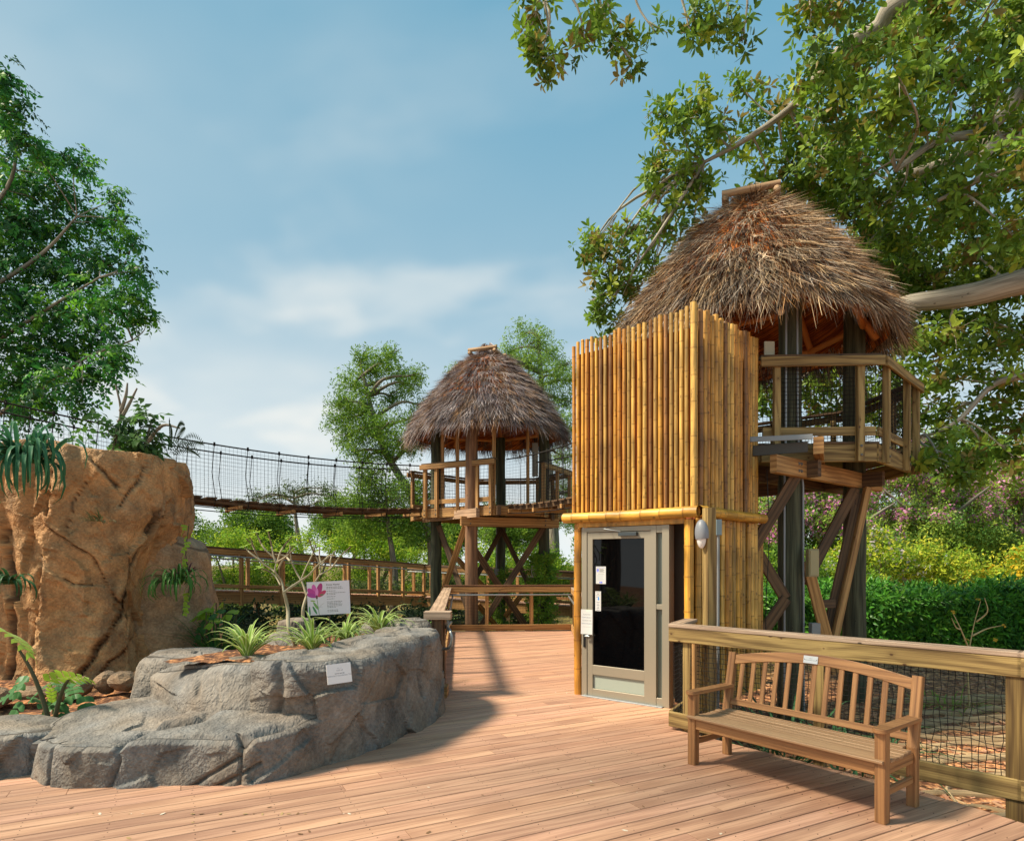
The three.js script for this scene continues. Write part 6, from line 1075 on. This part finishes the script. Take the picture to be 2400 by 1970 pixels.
{ // right-hand background
  const gold = [[0.46, 0.54, 0.04], [0.36, 0.5, 0.04], [0.56, 0.54, 0.05], [0.24, 0.4, 0.04]], lilac = { every: 9, above: 0.5, tones: [[0.6, 0.5, 0.62], [0.7, 0.64, 0.68]] };
  [[8.3, -19.5, 1.6, 2.6, mids, null, 'olive shrub seen between the near tower poles'], [10.2, -20.5, 1.6, 2.9, fresh, lilac, 'lime shrub with pale lilac flowers right of the near tower'], [12.1, -21, 1.7, 3.4, gold, lilac, 'golden green shrub with lilac flowers above the hedge'], [14.3, -20.5, 1.7, 3.2, gold, null, 'golden shrub above the right part of the hedge'], [16.6, -20, 1.8, 3.0, gold, { every: 6, above: 0.3, tones: [[0.75, 0.5, 0.03]] }, 'yellow flowering shrub at the right frame edge'], [6.4, -19, 1.5, 2.4, fresh, null, 'lime shrub beside the bamboo lift under the near tower']].forEach(([x, z, w, h, t, b, label]) => shrub('flowering_shrub', label, V(x, -0.5, z), V(w, h, 1.1), 15, 0.55, G.fine, t, 30, 'shrubs beyond the hedge', b));
  const pink = { every: 3, above: 0.5, tones: [[0.75, 0.28, 0.55], [0.8, 0.38, 0.62], [0.62, 0.2, 0.45]] };
  [[12.4, -25, 2.8, 6.4, 'pink-flowered tree directly right of the near tower platform'], [16.8, -26, 3.2, 7.6, 'pink-flowered tree rising at the right frame edge'], [9.4, -25.5, 2.4, 5.8, 'pink-flowered tree glimpsed between the near tower poles'], [21, -27, 3, 7, 'pink-flowered tree furthest right behind the fig leaves']].forEach(([x, z, w, h, label]) => { const o = shrub('blossom_tree', label, V(x, -0.5, z), V(w, h, 1.8), 28, 0.95, G.fine, [[0.3, 0.46, 0.07], [0.18, 0.36, 0.07], [0.38, 0.5, 0.07]], 34, 'pink blossom trees', pink, 'tree'); limb(o, 'trunk', [V(x, -0.6, z), V(x + 0.2, h * 0.35, z), V(x - 0.5, h * 0.75, z)], 0.2, 0.05, greyBark, 12, 3); limb(o, 'limb', [V(x + 0.2, h * 0.35, z), V(x + 1.6, h * 0.55, z + 0.8), V(x + 2.4, h * 0.62, z + 0.6)], 0.1, 0.03, greyBark, 12, 4); limb(o, 'limb', [V(x + 0.1, h * 0.3, z), V(x - 1.2, h * 0.5, z + 1), V(x - 2.0, h * 0.6, z + 0.9)], 0.09, 0.03, greyBark, 12, 5); });
  // clipped hedge
  const o = thing('hedge', 'dense dark green clipped hedge beyond the mulch on the right', 'hedge', V(10, -0.4, -15.6)), R = rng(66), list = [], q = new THREE.Object3D();
  const core = new THREE.BoxGeometry(13, 1.15, 1.1, 60, 6, 6), ps = core.attributes.position; for (let i = 0; i < ps.count; i++) ps.setXYZ(i, ps.getX(i) + 10.5 + 0.06 * noise(i, 1), ps.getY(i) + 0.12 + 0.1 * fbm(ps.getX(i) * 1.5, ps.getY(i) * 3, ps.getZ(i) * 3, 2), ps.getZ(i) - 15.75 + 0.12 * fbm(ps.getX(i) * 2, ps.getY(i) * 2, 4, 2)); core.computeVertexNormals();
  put(o, 'inner_branches', mesh(core, new THREE.MeshStandardMaterial({ color: new THREE.Color().setRGB(0.15, 0.13, 0.07), roughness: 1 })));
  for (let i = 0; i < 5600; i++) { const x = between(R, 3.9, 17), onTop = R() < 0.35, y = onTop ? 0.76 + 0.34 * fbm(x * 1.1, 3, 1, 3) + R() ** 2 * 0.34 : -0.45 + 1.35 * R(), z = onTop ? -15.1 - R() * 1.2 : -15.1 + 0.18 * fbm(x * 2, y * 2, 1, 3) + R() * 0.16; q.position.set(x, y, z); q.quaternion.setFromUnitVectors(UP, V((R() - 0.5) * 1.2, onTop ? 1 : 0.5, onTop ? 0.2 : 1).normalize()); q.rotateY(R() * 6); q.scale.setScalar(between(R, 0.9, 1.8)); q.updateMatrix(); list.push(q.matrix.clone()); }
  instances(o, 'leaves', G.hedge, leafMat(0.25, 0.45), list, [[0.06, 0.23, 0.02], [0.08, 0.28, 0.02], [0.04, 0.16, 0.02], [0.13, 0.34, 0.03]], 33);
  const sp = thing('bare_sapling', 'thin bare sapling with a few yellow leaves before the hedge', 'sapling', V(6.6, -0.4, -9.1)), stemM = plain(0xb9a878, 0.8);
  const tw = (...l) => put(sp, 'twig', tube(curve(l.map(P3), 8), t => 0.014 * (1 - 0.7 * t), stemM, 5));
  tw([6.6, -0.45, -9.1], [6.58, 0.3, -9.1], [6.66, 0.8, -9.1], [6.72, 1.15, -9.05]); tw([6.59, 0.45, -9.1], [6.4, 0.75, -9], [6.28, 1.0, -9]); tw([6.64, 0.65, -9.1], [6.85, 0.75, -9.1], [7.02, 0.8, -9.05]); tw([6.4, 0.75, -9], [6.3, 0.78, -8.95], [6.2, 0.92, -8.9]); tw([6.68, 0.85, -9.08], [6.78, 1.0, -9], [6.74, 1.2, -9]);
  const ym = leafMat(0.4, 0.2); ym.color.setRGB(0.6, 0.36, 0.03); for (const p of [[6.72, 1.17, -9.05], [6.28, 1.02, -9], [7.03, 0.82, -9.05], [6.5, 0.6, -9.02], [6.9, 0.62, -9]]) { const l = mesh(lobedLeaf(0.06, 0.03, 2, 5), ym); l.position.set(...p); l.rotation.set(0.6, p[0] * 9, 0); put(sp, 'leaf', l); }
}
{ // far tree line
  const R = rng(71), spots = [[-34, -62, 8, 'furthest left'], [-24, -58, 7, 'above the left part of the walkway'], [-16, -64, 8.5, 'behind the bridge middle'], [-8, -60, 6.5, 'left of the gum tree'], [0, -66, 8, 'behind the far tower'], [9, -60, 9, 'behind the bamboo lift'], [19, -58, 10, 'behind the near tower'], [30, -60, 11, 'behind the pink blossom'], [42, -62, 11, 'furthest right'], [-46, -60, 10, 'beyond the left frame edge']];
  spots.forEach(([x, z, h, where]) => { const o = leafTree('distant_tree', `hazy distant tree ${where}`, V(x, -0.5, z), blob(R, x, h * 0.62, z, 4.6, h * 0.34, 2.5, 16, 1.5), G.far, softLeaf, mids, 14, 0.35, greyBark, { group: 'distant tree line' }); });
}
{ // more of the same wood beyond both sides of the picture
  const R = rng(73); [[24, -30, 8, 'right of the pink blossom, outside the frame'], [31, -36, 9, 'second right of the blossom, outside the frame'], [38, -30, 9, 'far right outside the frame'], [27, -22, 6, 'beyond the end of the hedge'], [-24, -30, 8, 'left of the cliff, outside the frame'], [-32, -36, 9, 'second left of the cliff, outside the frame'], [-21, -22, 7, 'near left outside the frame'], [-40, -28, 9, 'far left outside the frame']].forEach(([x, z, h, where]) => leafTree('background_tree', `green background tree ${where}`, V(x, -0.5, z), blob(R, x, h * 0.58, z, 3.8, h * 0.42, 2.6, 16, 1.3), G.far, softLeaf, mids, 12, 0.3, greyBark, { group: 'background trees' }));
}
{ // climber on the far tower's right pole
  const o = thing('climbing_vine', 'bright green climber wrapped round a pole of the far tower', 'vine', V(0.88, -0.4, -17.2)), R = rng(81), list = [], q = new THREE.Object3D();
  for (let i = 0; i < 620; i++) { const y = -0.4 + 2.3 * R() ** 1.1, a = R() * 6.28, r = 0.2 + 0.22 * R() * (1 - 0.3 * y / 2) + 0.06 * noise(y * 3, a); q.position.set(0.82 + Math.cos(a) * r, y, -17.3 + Math.sin(a) * r); q.quaternion.setFromUnitVectors(UP, V(Math.cos(a), 0.2, Math.sin(a)).normalize()); q.rotateY(R() * 6); q.scale.setScalar(between(R, 0.7, 1.2)); q.updateMatrix(); list.push(q.matrix.clone()); }
  put(o, 'stem', tube(curve([V(0.8, -0.5, -17.1), V(0.72, 0.4, -17.12), V(0.9, 1.1, -17.1), V(0.84, 1.9, -17.12)], 16), 0.02, greyBark, 6));
  instances(o, 'leaves', G.hedge, softLeaf, list, [[0.2, 0.36, 0.03], [0.14, 0.3, 0.03], [0.27, 0.4, 0.04]], 34);
  const o2 = thing('climbing_vine', 'darker climber on the rear pole of the far tower', 'vine', V(-0.34, -0.4, -18.7)), l2 = [];
  for (let i = 0; i < 260; i++) { const y = -0.4 + 1.9 * R(), a = R() * 6.28, r = 0.2 + 0.12 * R(); q.position.set(-0.36 + Math.cos(a) * r, y, -18.85 + Math.sin(a) * r); q.quaternion.setFromUnitVectors(UP, V(Math.cos(a), 0.2, Math.sin(a)).normalize()); q.scale.setScalar(between(R, 0.7, 1.1)); q.updateMatrix(); l2.push(q.matrix.clone()); }
  put(o2, 'stem', tube([V(-0.3, -0.5, -18.7), V(-0.4, 1.5, -18.7)], 0.02, greyBark, 6)); instances(o2, 'leaves', G.hedge, softLeaf, l2, mids, 35);
}
{ // on the cliff top
  const o = shrub('cliff_shrub', 'leafy shrub growing on the cliff top against the bridge', V(-5.15, 3.0, -8.7), V(0.55, 0.75, 0.4), 9, 0.2, G.droop, [[0.05, 0.13, 0.03], [0.08, 0.2, 0.03], [0.04, 0.09, 0.03]], 55, null, null);
  for (const l of [[[-5.5, 3.0, -8.6], [-5.4, 3.4, -8.6], [-5.3, 3.75, -8.55], [-5.34, 4.1, -8.5]], [[-5.34, 3.6, -8.57], [-5.15, 3.85, -8.5], [-5.05, 4.05, -8.5]], [[-5.3, 3.75, -8.55], [-5.2, 3.95, -8.5], [-5.18, 4.12, -8.5]], [[-5.0, 3.3, -8.6], [-4.7, 3.55, -8.5], [-4.45, 3.5, -8.45]]]) limb(o, 'bare_branch', l.map(P3), 0.03, 0.01, greyBark, 10, 3);
  const f = thing('cycad', 'dark feathery fronds at the right tip of the cliff top', 'plant', V(-4.6, 3.1, -8.5)), dk = leafMat(0.2, 0.3); dk.color.setRGB(0.03, 0.06, 0.03);
  for (const [dx, dy] of [[0.55, 0.12], [0.3, 0.35], [-0.3, 0.3], [0.1, 0.4], [0.5, -0.05]]) { const p = [], idx = []; for (let k = 2; k < 20; k++) { const t = k / 20; for (const s of [-1, 1]) leafInto(p, idx, V(-4.6 + dx * t, 3.12 + dy * t + 0.15 * Math.sin(t * 3), -8.5 + 0.2 * t), V(dx * 0.6, s * 0.8, s * 0.4).normalize(), V(0, 0.3, 1), 0.11 * Math.sin(t * 2.9), 0.016); } put(f, 'frond', mesh(buffer(p, null, idx), dk)); }
}


{ // a tall tree just outside the frame on the left: its high crown throws the soft shade over the bench end of the deck
  const o = thing('shade_tree', 'tall tree standing outside the left edge of the picture', 'tree', V(-10.2, -0.5, -3.2)), R = rng(91);
  const ms = [[-6.6, 11.3, -3.4, 0.8], [-5.6, 11.8, -4.4, 0.75], [-7.4, 11.6, -4.6, 0.8], [-6.0, 12.2, -2.6, 0.8], [-7.8, 12.4, -3.0, 1.0], [-8.8, 11.6, -3.8, 1.0], [-5.2, 11.2, -3.0, 0.5], [-9.2, 12.8, -2.8, 1.0]];
  const tr = [V(-10.2, -0.6, -3.2), V(-10, 4, -3.2), V(-9.4, 8, -3.3), V(-8.2, 11.4, -3.4)]; limb(o, 'trunk', tr, 0.36, 0.12, greyBark, 20, 2); reach(o, ms, curve(tr, 16).slice(9), greyBark, 3, 0.05);
  instances(o, 'leaves', G.droop, glossLeaf, fillMasses(ms, 15, 92, { up: 0.5 }), mids, 93);
}

// ---------- signs, lamp, fittings ----------
function canvasMap(w, h, draw) { const c = document.createElement('canvas'); c.width = w; c.height = h; draw(c.getContext('2d')); const t = new THREE.CanvasTexture(c); t.colorSpace = THREE.SRGBColorSpace; return t; }
const squiggle = (x, x0, x1, y, h) => { x.beginPath(); for (let i = x0, k = 0; i < x1; i += 3, k++) { const gap = k % 9 === 8; const yy = y - h * (0.3 + 0.5 * hash(i, y, 3)); gap ? x.moveTo(i + 3, y) : x.lineTo(i, k % 2 ? y : yy); } x.stroke(); };
{
  const o = thing('plant_sign', 'white plant sign with magenta flower on a thin black pole', 'sign', V(-1.95, 0.8, -6.75), 0.16);
  const map = canvasMap(512, 412, x => {
    x.fillStyle = '#d6d0d6'; x.fillRect(0, 0, 512, 412);
    const petal = (cx, cy, w, h, a, c) => { x.save(); x.translate(cx, cy); x.rotate(a); x.fillStyle = c; x.beginPath(); x.ellipse(0, -h / 2, w / 2, h / 2, 0, 0, 7); x.fill(); x.restore(); };
    petal(100, 180, 60, 150, -0.15, '#cf5aa6'); petal(112, 190, 70, 150, -0.75, '#b8378f'); petal(120, 180, 66, 168, 0.32, '#a82a72'); petal(128, 185, 52, 120, 0.95, '#bd3560'); petal(108, 185, 54, 120, -1.25, '#a8358e'); petal(112, 190, 36, 110, 0.08, '#dd7fbd');
    x.strokeStyle = '#55803f'; x.lineWidth = 6; x.beginPath(); x.moveTo(112, 190); x.quadraticCurveTo(120, 260, 134, 410); x.stroke(); petal(114, 215, 26, 50, 0, '#5f3040');
    petal(70, 250, 30, 110, 2.6, '#6f9a52'); petal(60, 300, 26, 110, 2.7, '#3f7d4a'); petal(20, 300, 20, 110, 3.1, '#4d8a5c'); petal(95, 240, 18, 60, -1.4, '#8aa34a'); petal(150, 170, 16, 50, 1.3, '#4d7a4a');
    x.strokeStyle = '#8a7a70'; x.lineWidth = 2; x.beginPath(); x.moveTo(128, 320); x.quadraticCurveTo(170, 280, 200, 268); x.moveTo(130, 330); x.quadraticCurveTo(160, 300, 176, 316); x.stroke();
    x.fillStyle = '#2c2a28'; x.font = 'bold 25px sans-serif'; x.textAlign = 'left'; x.fillText('Praise Plants!', 232, 52);
    x.strokeStyle = '#4a4642'; x.lineWidth = 2.4; for (const [y, l] of [[76, 190], [94, 200], [124, 110], [148, 226], [166, 110], [194, 104], [222, 92], [256, 184], [274, 170], [292, 190], [310, 176], [328, 104], [362, 130], [380, 134]]) squiggle(x, 234, 234 + l, y, 10);
  });
  const white = plain(0xdedade, 0.5), front = new THREE.MeshStandardMaterial({ map, roughness: 0.45 });
  const panel = own(o, 'sign_panel', mesh(new THREE.BoxGeometry(0.44, 0.355, 0.006), [white, white, white, white, front, white])); panel.position.set(-0.01, 0.53, 0); panel.rotation.z = 0.045;
  own(o, 'pole', beam(V(0.0, -0.08, -0.012), V(0.0, 0.62, -0.012), 0.012, 0.012, black, V(0, 0, 1)));
}
{
  const map = canvasMap(256, 200, x => { x.fillStyle = '#e8e7e4'; x.fillRect(0, 0, 256, 200); x.fillStyle = '#77767a'; x.textAlign = 'center'; x.font = '22px serif'; x.fillText('Gift of', 134, 76); x.fillText('Memorial Foundation Trust', 132, 128); x.strokeStyle = '#77767a'; x.lineWidth = 2.5; squiggle(x, 80, 186, 104, 14); x.strokeStyle = '#c4c6c8'; squiggle(x, 110, 160, 50, 12); });
  const w = plain(0xe2e1dd, 0.4), o = mesh(new THREE.BoxGeometry(0.21, 0.165, 0.008), [w, w, w, w, new THREE.MeshStandardMaterial({ map, roughness: 0.35 }), w]);
  o.name = numbered('stone_plaque'); o.position.set(-1.46, 0.775, -5.33); o.rotation.set(-0.2, 0.6, 0.03, 'YXZ'); o.castShadow = o.receiveShadow = true; scene.add(o); tag(o, 'small white engraved plaque fixed to the grey rock planter', 'plaque');
}
{
  const o = thing('lamp_post', 'square pine post behind the railing beside the lift corner', 'post', V(2.0, 0, -6.4));
  put(o, 'timber', beam(V(2.0, -0.5, -6.4), V(2.0, 2.26, -6.4), 0.1, 0.1, M.pine, V(0.25, 0, 1)));
  const l = thing('wall_lamp', 'grey hooded lamp with white lens on the pine post', 'lamp', V(1.92, 2.0, -6.38));
  const hood = new THREE.SphereGeometry(0.13, 24, 18, 0, 6.283, 0, 1.95).scale(0.52, 1.1, 0.62); own(l, 'hood', mesh(hood, plain(0x82868c, 0.45))).rotation.z = 0.06;
  own(l, 'lens', mesh(new THREE.SphereGeometry(0.105, 20, 14).scale(0.46, 1.15, 0.55).translate(-0.004, -0.03, 0), plain(0xe6e4e0, 0.25)));
  own(l, 'bracket', beam(V(0.02, -0.01, 0), V(0.06, -0.01, 0), 0.07, 0.07, plain(0x5c5f63, 0.5)));
  const b = thing('switch_box', 'small grey switch box and conduit right of the pine post', 'box', V(2.11, 0, -6.5));
  put(b, 'box', beam(V(2.125, 1.99, -6.5), V(2.125, 2.15, -6.5), 0.06, 0.05, plain(0x7f9298, 0.5), V(0, 0, 1)));
  put(b, 'conduit', pipe([V(2.12, -0.5, -6.5), V(2.125, 2.0, -6.5)], 0.014, greyPaint));
}
scene.traverse(o => { if (o.isMesh) o.castShadow = o.receiveShadow = true; });
renderer.render(scene, camera);
